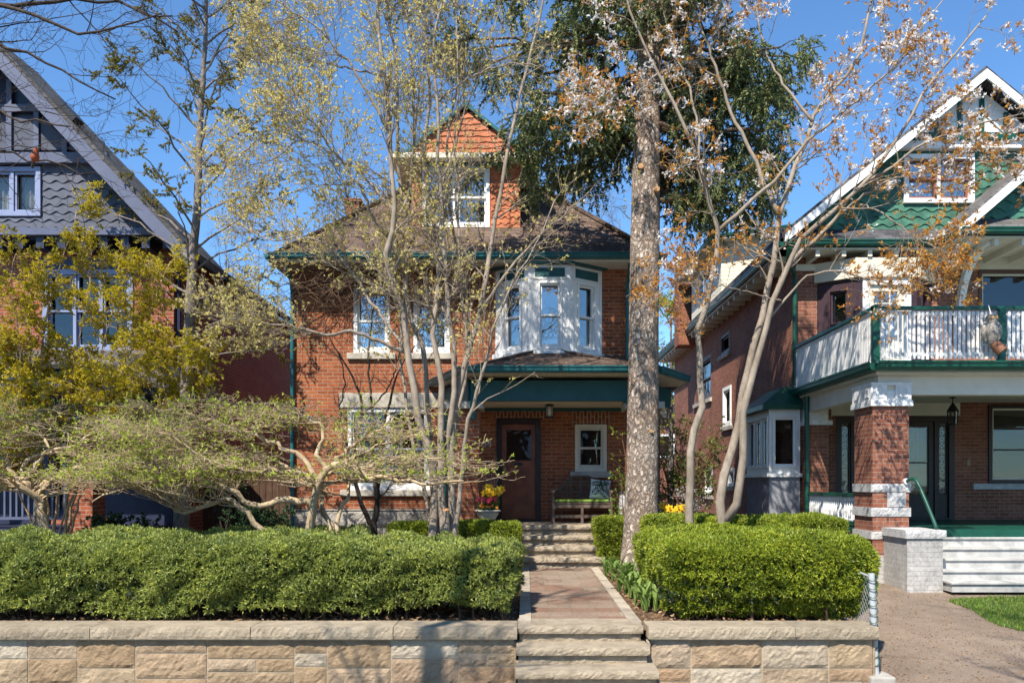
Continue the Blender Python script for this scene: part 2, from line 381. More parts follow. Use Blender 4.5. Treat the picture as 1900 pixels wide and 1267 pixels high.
def scales(mb, o, u, zb, zt, xlim, row=.17, amp=.035, wave=.3, out=.03):
    """courses of wavy-bottomed shingles; xlim(z) -> (x0, x1)"""
    mb.frame(o, u); z = zb; k = 0
    while z < zt-.02:
        top = min(z+row+.03, zt); x0, x1 = xlim(min(z+row*.5, zt))
        if x1-x0 > .06:
            n = max(4, int((x1-x0)/.03)); xs = np.linspace(x0, x1, n); bz = z+amp*np.sin((xs/wave+.5*(k % 2))*2*np.pi)
            V = np.concatenate([np.stack((xs, np.full(n, -out), bz), 1), np.stack((xs, np.full(n, -.004), np.full(n, top)), 1), np.stack((xs, np.full(n, 0.0), bz), 1)])
            Q = [(i, i+1, n+i+1, n+i) for i in range(n-1)]+[(2*n+i, 2*n+i+1, i+1, i) for i in range(n-1)]
            mb.quads(V, Q)
        z += row; k += 1
    mb.frame()
def gable_hole(m, cx, apex, slope, xl, xr, y, zb, hole, th):
    a, b, c, d = hole; top = lambda x: apex-abs(x-cx)*slope
    def pc(P): m.prism([(x, y, z) for x, z in P], (0, th, 0))
    pc([(xl, zb), (a, zb), (a, top(a))]+([(cx, apex)] if cx < a else [])+[(xl, max(zb+.001, top(xl)))]); pc([(b, zb), (xr, zb), (xr, max(zb+.001, top(xr)))]+([(cx, apex)] if cx > b else [])+[(b, top(b))])
    pc([(a, zb), (b, zb), (b, c), (a, c)]); pc([(a, d), (b, d), (b, top(b))]+([(cx, apex)] if a < cx < b else [])+[(a, top(a))])
def gutter(root, pts, mat, name='gutter', h=.12, d=.12):
    m = MB(); P = [np.asarray(p, float) for p in pts]
    for a, b in zip(P, P[1:]):
        t = nrm(b-a); u = np.cross(t, (0, 0, 1)); u = nrm(u); z = np.array((0, 0, 1.))
        prof = [(0, 0), (.55*d, 0), (.8*d, .3*h), (.85*d, .7*h), (d, .8*h), (d, h), (.86*d, h), (.75*d, .82*h), (0, .82*h)]
        q = [a+u*x+z*y for x, y in prof]; m.prism(q, b-a)
    return m.build(name, mat, root)
def downspout(root, pts, mat, r=.04): return one('downspout', mat, root, lambda m: m.tube(catmull(pts, 24) if len(pts) > 2 else pts, r, 8), smooth=False)

# ================================================================== SETTING
M_soil = newmat('mulch_soil'); 
def _soil():
    m, t, p, o = M_soil; n = noise(t, 22, 6, .75); r = ramp(t, [(.3, (.035, .022, .014)), (.5, (.13, .075, .04)), (.62, (.26, .15, .075)), (.72, (.38, .25, .13))]); t.links.new(n.outputs[0], r.inputs[0])
    t.links.new(r.outputs[0], p.inputs['Base Color']); p.inputs['Roughness'].default_value = .95; bump(t, p, n.outputs[0], 1., .04); return m
M_soil = _soil()
def _asph():
    m, t, p, o = newmat('old_asphalt'); n = noise(t, 1.3, 8, .7); n2 = noise(t, 70, 4, .75)
    r = ramp(t, [(.3, (.16, .12, .088)), (.7, (.29, .228, .172))]); t.links.new(n.outputs[0], r.inputs[0])
    r2 = ramp(t, [(.35, (.55,)*3), (.65, (1.25, 1.2, 1.15))]); t.links.new(n2.outputs[0], r2.inputs[0]); c = mul(t, r.outputs[0], r2.outputs[0])
    n3 = noise(t, 5, 6, .8); r3 = ramp(t, [(.58, (0, 0, 0)), (.66, (1, 1, 1))]); t.links.new(n3.outputs[0], r3.inputs[0])
    mx = nd(t, 'MixRGB'); t.links.new(r3.outputs[0], mx.inputs[0]); t.links.new(c, mx.inputs[1]); mx.inputs[2].default_value = (.21, .14, .09, 1)
    v = nd(t, 'TexVoronoi', feature='DISTANCE_TO_EDGE'); v.inputs['Scale'].default_value = .55; nw = noise(t, 1.6, 5, .7); g = nd(t, 'NewGeometry'); wv = nd(t, 'MixRGB'); wv.inputs[0].default_value = .5; t.links.new(g.outputs['Position'], wv.inputs[1]); t.links.new(nw.outputs[1], wv.inputs[2]); t.links.new(wv.outputs[0], v.inputs['Vector']); rc = ramp(t, [(.0, (.5,)*3), (.006, (1,)*3)]); t.links.new(v.outputs['Distance'], rc.inputs[0]); cc = mul(t, mx.outputs[0], rc.outputs[0])
    t.links.new(cc, p.inputs['Base Color']); p.inputs['Roughness'].default_value = .9; bump(t, p, n2.outputs[0], .8, .012); return m
M_asph = _asph()
M_conc = paint('concrete', (.36, .34, .30), .9, .3, 3, .5)
M_ground = paint('ground_earth', (.10, .09, .05), .95, .5, 1.5, .6)
def struct(name, mat, fn, kind='structure', **k): return tag(one(name, mat, None, fn, **k), kind=kind)
struct('ground', M_ground, lambda m: m.quads([(-400, -400, 0), (400, -400, 0), (400, 400, 0), (-400, 400, 0)], [(0, 1, 2, 3)]))
struct('road', paint('road_asphalt', (.055, .055, .057), .9, .3, 2, .5), lambda m: m.box(-120, 120, -8, 2.5, -.2, .03))
struct('sidewalk', M_conc, lambda m: m.box(-120, 120, 4.6, 7.6, -.2, .10))
def drv(m):
    ys = np.linspace(7.6, 13.6, 13); zs = .11+.50*np.clip((ys-8)/5.2, 0, 1)
    V = [(x, y, z) for y, z in zip(ys, zs) for x in np.linspace(3.6, 16, 8)]
    m.quads(V, [(j*8+i, j*8+i+1, (j+1)*8+i+1, (j+1)*8+i) for j in range(12) for i in range(7)])
    m.quads([(3.6, 13.6, .61), (16, 13.6, .61), (16, 60, .7), (3.6, 60, .7)], [(0, 1, 2, 3)])
struct('driveway', M_asph, drv)
def yard(m):
    nz = SinNoise(3, 1.5)
    xs = np.linspace(-30, 3.72, 69); ys = np.concatenate((np.linspace(8.75, 17, 34), np.linspace(18, 60, 10)))
    G = np.array([(x, y, 0.) for y in ys for x in xs]); G[:, 2] = .70+.012*(G[:, 1]-8.75).clip(0, 12)+.025*nz(G)
    n = len(xs); m.quads(G, [(j*n+i, j*n+i+1, (j+1)*n+i+1, (j+1)*n+i) for j in range(len(ys)-1) for i in range(n-1)])
    m.quads([(3.72, 8.75, 0), (3.72, 60, 0), (3.72, 60, .72), (3.72, 8.75, .69)], [(0, 1, 2, 3)])
struct('yard_soil', M_soil, yard)
M_path = brick('flagstone_path', (.25, .145, .10), (.31, .25, .19), (.22, .18, .14), bw=.55, rh=.30, ms=.006, stain=.4, bmp=.4)
def _pathz(y): return .76+.045*(y-8.75)/5.4
def pth(m):
    ys = np.linspace(8.85, 14.16, 8)
    for a, b in zip(ys, ys[1:]): m.quads([(.07, a, _pathz(a)), (1.12, a, _pathz(a)), (1.16, b, _pathz(b)), (.07, b, _pathz(b))], [(0, 1, 2, 3)])
struct('garden_path', M_path, pth)
def pthedge(m):
    for x in (-.07, 1.14):
        ys = np.linspace(8.88, 14.14, 7)
        for a, b in zip(ys, ys[1:]): m.box(x, x+.135, a+.006, b-.006, .6, _pathz((a+b)/2)+.012)
struct('path_border', stonemat('path_border_stone', [(.42, .36, .28), (.48, .42, .33), (.37, .32, .25)], 6, .8, .02), pthedge)
M_grass = leafmat('grass_blades', [(.09, .17, .02), (.15, .26, .035), (.26, .30, .07)], .35)
def lawn(m):
    r = np.random.default_rng(5); N = 42000
    P = np.stack((r.uniform(5.6, 13, N), r.uniform(9.8, 12.5, N), np.zeros(N)), 1)
    edge = 6.36+.9*np.exp(-(12.45-P[:, 1])/.10)+.35*np.clip(10.8-P[:, 1], 0, 9)+.05*np.sin(P[:, 1]*5)
    P = P[(P[:, 0] > edge) & (P[:, 1] < 12.45-.2*np.exp(-(P[:, 0]-6.2)**2*2))]
    P[:, 2] = .105+.50*np.clip((P[:, 1]-8)/5.2, 0, 1)
    D = np.stack((r.normal(size=len(P))*.4, r.normal(size=len(P))*.4, np.ones(len(P))), 1)
    m.leaves(P, D, r.uniform(.03, .075, len(P)), .012, r)
def lawnb(m):
    E = []
    for y in np.linspace(9.9, 12.42, 26): E.append((6.40+.9*math.exp(-(12.45-y)/.10)+.35*max(10.8-y, 0)+.05*math.sin(y*5), y))
    for (xa, ya), (xb, yb) in zip(E, E[1:]):
        z = lambda y: .118+.50*min(max((y-8)/5.2, 0), 1); m.quads([(xa, ya, z(ya)), (14, ya, z(ya)), (14, yb, z(yb)), (xb, yb, z(yb))], [(0, 1, 2, 3)])
struct('lawn', paint('turf_base', (.055, .085, .02), .95, .5, 8, .8), lawnb)
tag(one('lawn_grass', M_grass, None, lawn), kind='stuff')

# ================================================================== RETAINING WALLS AND STEPS
M_ashlar = stonemat('sandstone_ashlar', [(.36, .25, .15), (.44, .32, .20), (.50, .39, .26), (.43, .29, .18), (.56, .49, .38), (.38, .26, .15), (.49, .38, .27)], 5, 1., .04)
M_coping = stonemat('weathered_coping', [(.42, .345, .245), (.48, .40, .29), (.37, .31, .225)], 6, 1., .035)
M_mortar = paint('mortar', (.48, .39, .28), .95, .2, 10, .4)
def rockface(m, x0, x1, z0, z1, y, out, rng, y_back=None, plan=None):
    """one pitched-face stone on a wall facing -Y; its edges lie at y, its belly stands out"""
    nx = max(4, int((x1-x0)/.035)); nz = max(4, int((z1-z0)/.035))
    a = np.linspace(0, 1, nx+1); b = np.linspace(0, 1, nz+1); A, B = np.meshgrid(a, b)
    e = np.minimum(np.minimum(A, 1-A)*(x1-x0), np.minimum(B, 1-B)*(z1-z0)); e = np.clip(e/.045, 0, 1)**.6
    s = SinNoise(int(rng.integers(1e9)), 9.); P = np.stack((x0+A*(x1-x0), np.zeros_like(A), z0+B*(z1-z0)), -1)
    tilt = rng.normal()*.25*(A-.5)+rng.normal()*.3*(B-.5)
    s2 = SinNoise(int(rng.integers(1e9)), 26.); h = e*(out*(.55+.6*tilt)+out*.6*s(P.reshape(-1, 3)).reshape(A.shape)+out*.45*s2(P.reshape(-1, 3)).reshape(A.shape)+rng.normal(size=A.shape)*.004)
    P[..., 1] = y-np.maximum(h, -.004)
    n = nx+1; m.quads(P.reshape(-1, 3), [(j*n+i, j*n+i+1, (j+1)*n+i+1, (j+1)*n+i) for j in range(nz) for i in range(nx)])
def slab(m, x0, x1, yf, yb, z0, z1, rng, out=.02):
    """stone slab with a rock-faced front edge at yf"""
    nx = max(4, int((x1-x0)/.03)); s = SinNoise(int(rng.integers(1e9)), 10.); xs = np.linspace(x0, x1, nx+1)
    zz = np.array((z1, z1-.012, z1-(z1-z0)*.4, z0+(z1-z0)*.25, z0)); oo = np.array((.0, .35, 1., .9, .2))
    rows = []
    for z, k in zip(zz, oo):
        P = np.stack((xs, np.full(nx+1, yf), np.full(nx+1, z)), 1); d = out*k*(.5+.8*s(P)+rng.normal(size=nx+1)*.18); P[:, 1] -= d; P[:, 2] += (.25*out*s(P*1.7+3) if 0 < z1-z < (z1-z0)*.95 else 0); rows.append(P)
    top = rows[0].copy(); top[:, 1] = yb; bot = rows[-1].copy(); bot[:, 1] = yb
    G = [top]+rows+[bot]; V = np.vstack(G); n = nx+1
    m.quads(V, [((j+1)*n+i, (j+1)*n+i+1, j*n+i+1, j*n+i) for j in range(len(G)-1) for i in range(nx)])
    for i, sgn in ((0, 1), (nx, -1)):
        m.poly([g[i] for g in G][::sgn])
def retaining(name, x0, x1, zb, label, seed, side=0):
    rng = np.random.default_rng(seed); root = empty(name, ((x0+x1)/2, 8.7, zb), label, 'retaining wall')
    zt = .615; m = MB()
    x = x0
    # vertical bays, each broken into one, two or three stones
    while x < x1-.03:
        wd = min(rng.uniform(.34, 1.05), x1-x)
        if x1-(x+wd) < .25: wd = x1-x
        z = zt
        while z > zb+.02:
            h = min(rng.choice([.14, .20, .27, .30, .30]), z-zb)
            if z-h-zb < .08: h = z-zb
            if h < .2 and wd > .5 and rng.random() < .6:
                c = wd*rng.uniform(.35, .65); rockface(m, x+.006, x+c-.006, z-h+.006, z-.006, 8.655, .022, rng); rockface(m, x+c+.006, x+wd-.006, z-h+.006, z-.006, 8.655, .022, rng)
            else: rockface(m, x+.006, x+wd-.006, z-h+.006, z-.006, 8.655, .026 if h > .2 else .016, rng)
            z -= h
        x += wd
    m.build('stone_facing', M_ashlar, root)
    one('mortar_bed', M_mortar, root, lambda m: m.box(x0+.003, x1-.003, 8.662, 8.98, zb-.1, zt+.008))
    m = MB(); x = x0-.035
    m2 = MB()
    m2.box(x0-.02, x1+.02, 8.64, 8.985, .615, .64)
    while x < x1+.03:
        wd = min(rng.uniform(1.1, 1.75), x1+.035-x)
        if x1+.035-(x+wd) < .5: wd = x1+.035-x
        slab(m, x+.004, x+wd-.004, 8.59, 9.0, .636, .765, rng, .022); x += wd
    m.build('coping', M_coping, root)
    return root
WL = retaining('retaining_wall', -10.2, -.12, -.1, 'long rough sandstone wall with grey coping below the left hedge', 3)
WR = retaining('retaining_wall', 1.34, 3.72, -.1, 'short rough sandstone wall with grey coping below the rounded right hedge', 11)
one('end_face', M_ashlar, WL, lambda m: m.box(-.125, -.10, 8.66, 9.4, -.1, .6), bevel=.01)
def rend(m):
    m.box(1.30, 1.335, 8.3, 8.98, -.1, .30); m.box(1.30, 1.335, 8.62, 8.98, .31, .605)
one('end_face', M_ashlar, WR, rend, bevel=.01)
one('end_face', M_ashlar, WR, lambda m: m.box(3.725, 3.75, 8.66, 14, -.1, .70), bevel=.01)
def stairs(name, label, treads, x0, x1, seed, zbot):
    rng = np.random.default_rng(seed); root = empty(name, ((x0+x1)/2, treads[-1][0], zbot), label, 'steps')
    for i, (y, z, a, b) in enumerate(treads):
        yb = y+.48; nz = treads[i+1][1] if i+1 < len(treads) else zbot
        m = MB(); slab(m, a, b, y, yb, z-.082, z, rng, .02); m.build('tread', M_coping, root)
        m = MB(); slab(m, a+.02, b-.02, y+.055, yb-.02, nz-.02, z-.084, rng, .022); m.build('riser', M_coping, root)
    return root
stairs('stone_steps', 'lower flight of weathered sandstone steps between the two garden walls', [(8.66, .765, -.085, 1.26), (8.36, .595, -.095, 1.285), (8.06, .425, -.10, 1.33), (7.76, .255, -.12, 1.36)], -.08, 1.3, 21, .08)
stairs('stone_steps', 'upper flight of buff stone steps rising to the porch with bench', [(15.2, 1.5, -.08, 1.36), (14.85, 1.327, -.075, 1.37), (14.5, 1.154, -.07, 1.38), (14.15, .981, -.06, 1.41)], 0, 1.4, 22, .79)

# ================================================================== MAIN HOUSE
YW = 16.7
H = empty('brick_house', (-1.3, YW, .8), 'red brick house with teal trim, white bay window and porch, in the middle', 'house')
XL, XR = -4.85, 2.14
def main_walls(m):
    holes = [(-3.56-XL, -2.80-XL, 4.97, 6.32), (-2.32-XL, -1.56-XL, 4.97, 6.32), (-3.68-XL, -1.98-XL, 2.15, 3.84),
             (-.60-XL, .32-XL, 1.5, 3.63), (1.02-XL, 1.68-XL, 2.53, 3.50), (-.55-XL, 1.5-XL, 5.0, 6.5)]
    wall(m, (XL, YW, 0), (1, 0), XR-XL, 1.75, 6.75, holes, .14)
    m.quads([(XL, YW, 1.7), (XL, 26, 1.7), (XL, 26, 6.75), (XL, YW, 6.75)], [(0, 3, 2, 1)])
    m.quads([(XR, YW, 1.0), (XR, 26, 1.0), (XR, 26, 6.75), (XR, YW, 6.75)], [(0, 1, 2, 3)])
    m.quads([(XL, 26, .5), (XR, 26, .5), (XR, 26, 6.75), (XL, 26, 6.75)], [(0, 3, 2, 1)])
one('wall', M_brick, H, main_walls)
def fnd(m):
    rng = np.random.default_rng(8)
    for r, z in enumerate((.7, 1.04, 1.38)):
        x = XL
        while x < -1.5:
            wd = min(rng.uniform(.35, .75), -1.45-x); rockface(m, x+.008, x+wd-.008, z+.006, z+.334, YW-.03, .03, rng); x += wd
    m.box(XL, -1.4, YW-.02, YW+.5, .5, 1.722); m.box(XL-.03, -1.4, YW-.05, YW+.1, 1.724, 1.76)
one('foundation', M_greystone, H, fnd)
O = (0, YW, 0); U = (1, 0)
for a, b in ((-3.56, -2.80), (-2.32, -1.56)):
    window(H, O, U, a, b, 4.97, 6.32, M_white, 'double', .08, .06, M_glass_sky, .12)
window(H, O, U, -3.68, -1.98, 2.15, 3.84, M_white, 'doubles', .08, .06, M_glass_dim, .14, split=2, curtain='sides')
one('lintel', M_limestone, H, lambda m: m.box(-3.84, -1.78, YW-.03, YW+.1, 3.845, 4.15), bevel=.01)
def ulint(m):
    for a, b in ((-3.66, -2.70), (-2.42, -1.46)): m.box(a, b, YW-.012, YW+.1, 6.325, 6.55)
one('brick_lintel', M_brick_soldier, H, ulint)
for a, b, z in ((-.68, .40, 3.635), (.96, 1.74, 3.505)):
    def arch(m):
        n = 12; xs = np.linspace(a, b, n); c = (a+b)/2; hw = (b-a)/2
        lo = z+.05*(1-((xs-c)/hw)**2); m.box(a, b, YW-.008, YW+.05, z, z+.01)
        hh = .21 if z > 3.55 else .30
        P = [(x, YW-.012, zz) for x, zz in zip(xs, lo-.045)]+[(x, YW-.012, zz+hh) for x, zz in zip(xs[::-1], (lo-.045)[::-1])]
        m.prism(P, (0, .06, 0))
    one('brick_arch', M_brick_soldier, H, arch)
# roof
ex0, ex1, ey0, ey1, ez, pit = -5.1, 2.72, 16.1, 26.5, 6.83, .93
hw = (ex1-ex0)/2; xc = (ex0+ex1)/2; rz = ez+hw*pit
A, B, Cc, D = (ex0, ey0, ez), (ex1, ey0, ez), (ex1, ey1, ez), (ex0, ey1, ez); r1, r2 = (xc, ey0+hw, rz), (xc, ey1-hw, rz)
def mroof(m):
    m.poly([A, B, r1]); m.poly([B, Cc, r2, r1]); m.poly([Cc, D, r2]); m.poly([D, A, r1, r2])
RF = one('roof', M_shingle, H, mroof)
def caps(m):
    for a, b in ((A, r1), (B, r1), (r1, r2)): m.bar(np.array(a)+(0, 0, .0), np.array(b)+(0, 0, .0), .22, .05)
one('hip_cap', M_shingle, RF, caps)
one('soffit', M_cream, H, lambda m: m.box(ex0+.02, ex1-.02, ey0+.02, ey1-.02, 6.70, 6.76))
gutter(H, [(ex0, ey1, 6.74), (ex0, ey0, 6.74), (ex1, ey0, 6.74), (ex1, ey1, 6.74)][::1], M_teal)
downspout(H, [(XL+.05, YW-.5, 6.74), (XL+.05, YW-.35, 6.5), (XL+.05, YW-.07, 6.3), (XL+.05, YW-.07, 5), (XL+.05, YW-.07, 1.0)], M_teal)
downspout(H, [(XR-.04, YW-.45, 6.74), (XR-.04, YW-.3, 6.5), (XR-.04, YW-.07, 6.3), (XR-.04, YW-.07, 5.5), (XR-.04, YW-.07, 4.6)], M_teal)
downspout(H, [(-1.64, 16.55, 4.2), (-1.64, 16.6, 3.5), (-1.64, 16.6, 1.0)], M_teal)
CH = one('chimney', M_brick_chim, RF, lambda m: (m.box(-4.62, -4.28, 20.8, 21.4, 8.0, 9.50), m.box(-4.67, -4.23, 20.75, 21.45, 9.51, 9.60)))
# upper bay
bxa, bxb, bxc, bxd, byf = -.62, .07, .91, 1.58, 16.2
BAY = MB()
bz0, bz1 = 4.86, 6.66
facets = [((bxa, YW), (bxb, byf)), ((bxb, byf), (bxc, byf)), ((bxc, byf), (bxd, YW))]
bh = []
for (p, q) in facets:
    L = math.hypot(q[0]-p[0], q[1]-p[1]); cw = .42 if L < .84 else .44
    wd = .5 if L > .83 else .46
    hole = ((L-wd)/2, (L+wd)/2, 4.98, 6.34); bh.append((p, ((q[0]-p[0])/L, (q[1]-p[1])/L), L, hole))
    wall(BAY, (p[0], p[1], 0), bh[-1][1], L, bz0, bz1, [hole], .08)
BAY.poly([(bxa, YW, bz0), (bxd, YW, bz0), (bxc, byf, bz0), (bxb, byf, bz0)][::1])
BW = BAY.build('bay', M_white, H)
tp = MB(); sl_ = MB()
for p, u, L, h in bh:
    tp.frame((p[0], p[1], 0), u).box(.12, L-.12, -.012, .02, 6.42, 6.60)
    sl_.frame((p[0], p[1], 0), u).box(-.03, L+.03, -.07, .05, 4.84, 4.93)
    sl_.frame((p[0], p[1], 0), u).box(.03, .075, -.012, .02, 4.935, 6.37); sl_.box(L-.075, L-.03, -.012, .02, 4.935, 6.37); sl_.box(.03, L-.03, -.02, .02, 6.375, 6.41)
tp.build('teal_panel', M_teal_dark, BW); sl_.build('trim', M_white, BW)
def corn(m):
    for p, u, L, h in bh: m.frame((p[0], p[1], 0), u).box(-.06, L+.06, -.12, .05, 6.665, 6.70)
one('cornice', M_teal_dark, BW, corn)
for i, (p, u, L, h) in enumerate(bh):
    window(H, (p[0], p[1], 0), u, h[0]+.003, h[1]-.003, h[2], h[3], M_white, 'double', .045, .03, M_glass, curtain='valance' if i == 1 else 'valance')
# dormer
dc, dy, dh = -1.25, 17.0, 1.14
DR = MB()
dz0, dz1 = 7.55, 9.0
wall(DR, (dc-dh, dy, 0), (1, 0), 2*dh, dz0, dz1, [(.22, 1.64, 7.66, 8.95)], .1)
for sx in (-dh, dh): DR.quads([(dc+sx, dy, 7.3), (dc+sx, 20.2, 7.3), (dc+sx, 20.2, dz1), (dc+sx, dy, dz1)], [(0, 1, 2, 3) if sx > 0 else (0, 3, 2, 1)])
DM = DR.build('dormer', M_scalered, H)
m = MB(); scales(m, (dc-dh, dy, 0), (1, 0), 7.6, 9.0, lambda z: (0, .2), .13, .03, .16, .025); scales(m, (dc-dh, dy, 0), (1, 0), 7.6, 9.0, lambda z: (1.66, 2*dh), .13, .03, .16, .025)
gz0, gz1, gh = 9.17, 10.10, 1.2
def gl(z): k = max(0, (gz1-z)/(gz1-gz0))*gh; return (-k, k)
scales(m, (dc, dy-.06, 0), (1, 0), gz0, gz1-.05, gl, .125, .012, .33, .03)
m.build('scale_shingles', M_scalered, DM)
one('gable', M_scalered, DM, lambda m: m.prism([(dc-gh, dy-.05, gz0), (dc+gh, dy-.05, gz0), (dc, dy-.05, gz1)], (0, .2, 0)))
def droof(m):
    t = .07
    for s in (-1, 1):
        e = (dc+s*(gh+.13), dy-.13, gz0-.09); p = (dc, dy-.13, gz1+.06)
        m.prism([e, (e[0], e[1], e[2]+t), (p[0], p[1], p[2]+t), p], (0, 3.6, 0))
one('dormer_roof', M_shingle, DM, droof)
def dbarge(m):
    for s in (-1, 1):
        e = (dc+s*(gh+.14), dy-.16, gz0-.10); p = (dc, dy-.16, gz1+.05)
        m.prism([e, (e[0], e[1], e[2]+.085), (p[0], p[1], p[2]+.085), p], (0, .028, 0))
one('bargeboard', M_teal, DM, dbarge)
one('eave_box', M_cream, DM, lambda m: (m.box(dc-1.55, dc+1.55, dy-.32, 19.5, 9.0, 9.10), m.prism([(dc-1.55, dy-.32, 9.102), (dc+1.55, dy-.32, 9.102), (dc+1.55, dy-.04, 9.19), (dc-1.55, dy-.04, 9.19)], (0, 0.02, .012))))
one('eave_trim', M_teal_dark, DM, lambda m: m.box(dc-.85, dc+.85, dy-.10, dy-.03, 8.925, 8.995))
one('sill_board', M_white, DM, lambda m: m.box(dc-dh-.06, dc+dh+.06, dy-.08, dy+.05, 7.50, 7.585), bevel=.006)
window(H, (dc-dh, dy, 0), (1, 0), .222, 1.638, 7.66, 8.948, M_white, 'doubles', .07, .03, M_glass_sky, split=2)
# porch
PZ = 1.5
def pfloor(m): m.box(-1.55, -.09, 15.2, YW, .6, PZ-.004); m.box(-.085, 2.9, 15.66, YW, .6, PZ-.004); m.box(1.37, 2.6, 15.2, 15.65, .6, PZ-.004)
one('porch_floor', M_coping, H, pfloor)
PIL = one('porch_pillar', M_brick, H, lambda m: (m.box(-1.45, -.86, 15.02, 15.6, .8, 3.66)))
PIR = one('porch_pillar', M_brick, H, lambda m: (m.box(1.92, 2.5, 15.02, 15.6, .8, 3.66)))
for pr, a in ((PIL, -1.45), (PIR, 1.92)):
    one('capital', M_limestone, pr, lambda m: m.box(a-.07, a+.66, 14.95, 15.67, 3.665, 3.80), bevel=.015)
bp = [(-1.72, 16.69), (-1.02, 15.02), (2.0, 15.02), (2.9, 16.4)]
def beam(m):
    for (a, b) in zip(bp, bp[1:]): m.bar((a[0], a[1]+.1, 4.01), (b[0], b[1]+.1, 4.01), .14, .38)
    m.prism([(-1.02, 15.03, 3.81), (-.84, 15.03, 3.81), (-.90, 15.03, 3.72), (-.94, 15.03, 3.46), (-1.02, 15.03, 3.46)], (0, -.14, 0))
    m.prism([(2.0, 15.03, 3.81), (1.82, 15.03, 3.81), (1.88, 15.03, 3.72), (1.92, 15.03, 3.46), (2.0, 15.03, 3.46)], (0, -.14, 0))
one('porch_beam', M_teal_dark, H, beam)
one('porch_ceiling', M_cream, H, lambda m: m.prism([(-1.80, 16.69, 3.84), (-1.0, 15.1, 3.84), (2.0, 15.1, 3.84), (2.88, 16.42, 3.84), (2.88, 16.69, 3.84)], (0, 0, .03)))
one('ceiling_trim', M_teal_dark, H, lambda m: m.box(-.84, 2.1, YW-.05, YW-.005, 3.77, 3.837))
pe = [(-1.95, 16.69, 4.27), (-1.09, 14.55, 4.27), (2.37, 14.55, 4.27), (3.16, 15.95, 4.27), (3.16, 19.5, 4.27)]
pa = (.42, YW-.02, 5.06)
def proof(m):
    E = [(x, y, z+.09) for x, y, z in pe]; ap = (2.3, 16.9, 5.0)
    m.poly([E[0], E[1], pa]); m.poly([E[1], E[2], pa]); m.poly([E[2], E[3], pa]); m.poly([E[3], ap, pa]); m.poly([E[3], E[4], (2.3, 19.5, 5.0), ap])
PRF = one('porch_roof', M_shingle, H, proof)
def pcap(m):
    for i in (1, 2): m.bar(np.array(pe[i])+(0, 0, .09), np.array(pa)+(0, -.05, .01), .17, .04)
one('hip_cap', M_shingle, PRF, pcap)
one('porch_soffit', M_cream, H, lambda m: m.prism([pe[0], pe[1], pe[2], pe[3], (3.16, YW-.01, 4.27)], (0, 0, .035)))
gutter(H, [(x, y, z) for x, y, z in pe], M_teal, h=.125, d=.11)
# door
DO = one('door', M_darkwood, H, lambda m: rectframe(m, -.598, .318, 1.502, 3.628, .11, YW-.02, YW+.12, .04))
M_doorwood = paint('varnished_door_wood', (.26, .072, .026), .35, .5, 5)
def dleaf(m):
    x0, x1 = -.485, .205; y0, y1 = YW+.05, YW+.09
    m.box(x0, x0+.09, y0, y1, 1.55, 3.51); m.box(x1-.09, x1, y0, y1, 1.55, 3.51); m.box(x0+.091, x1-.091, y0, y1, 3.39, 3.51)
    m.box(x0+.091, x1-.091, y0, y1, 2.57, 2.76); m.box(x0+.091, x1-.091, y0, y1, 1.55, 1.80)
    n = 9; xs = np.linspace(x0+.092, x1-.092, n+1)
    for a, b in zip(xs, xs[1:]): m.box(a+.006, b-.006, y0+.010, y1-.004, 1.801, 2.569)
    m.box(x0+.09, x1-.09, y0+.034, y1-.002, 1.801, 2.569); m.box(x0+.06, x1-.06, y0-.02, y0-.001, 2.63, 2.72)
one('door_leaf', M_doorwood, DO, dleaf)
one('door_pane', M_glass_dim, DO, lambda m: m.box(-.40, .12, YW+.065, YW+.072, 2.755, 3.395))
one('door_handle', paint('brass', (.35, .22, .06), .3, .2, 9), DO, lambda m: (m.box(-.465, -.415, YW+.035, YW+.049, 2.50, 2.74), m.tube([(-.44, YW+.03, 2.56), (-.44, YW-.03, 2.56)], .022, 10)))
one('mail_slot', M_black, DO, lambda m: m.prism([(-.14+.09*math.cos(t), YW+.028, 2.68+.03*math.sin(t)) for t in np.linspace(0, 6.28, 17)[:-1]][::-1], (0, -.012, 0)))
window(H, O, U, 1.022, 1.678, 2.53, 3.498, M_cream, 'double', .075, .03, M_glass_dim, .10)
def txt(name, s, loc, size, mat, root, rot=(R_(90), 0, 0), ext=.006):
    cu = bpy.data.curves.new(name, 'FONT'); cu.body = s; cu.size = size; cu.extrude = ext; cu.align_x = 'CENTER'
    tmp = bpy.data.objects.new(name+'_t', cu); COL.objects.link(tmp); bpy.context.view_layer.update()
    me = bpy.data.meshes.new_from_object(tmp.evaluated_get(bpy.context.evaluated_depsgraph_get())); bpy.data.objects.remove(tmp)
    o = bpy.data.objects.new(name, me); COL.objects.link(o); me.materials.clear(); me.materials.append(mat)
    o.rotation_euler = rot
    if root is not None: o.parent = root; loc = np.array(loc)-np.array(root['_loc'])
    o.location = loc; return o
txt('house_number', '64', (-.80, YW-.012, 3.03), .22, paint('pale_metal', (.55, .48, .38), .4, .1, 9), H)
one('plaque', M_black, H, lambda m: m.prism([(-1.12+.055*math.cos(t), 15.018, 3.2+.075*math.sin(t)) for t in np.linspace(0, 6.28, 21)[:-1]][::-1], (0, -.015, 0)))
# interior partitions keep the rooms dark
one('interior', M_interior, H, lambda m: (m.box(XL+.05, XR-.05, 18.6, 18.7, .8, 6.7), m.box(XL+.05, XR-.05, YW+.3, 25, 4.5, 4.6), m.box(XL+.05, XR-.05, YW+.3, 25, 1.4, 1.48)))

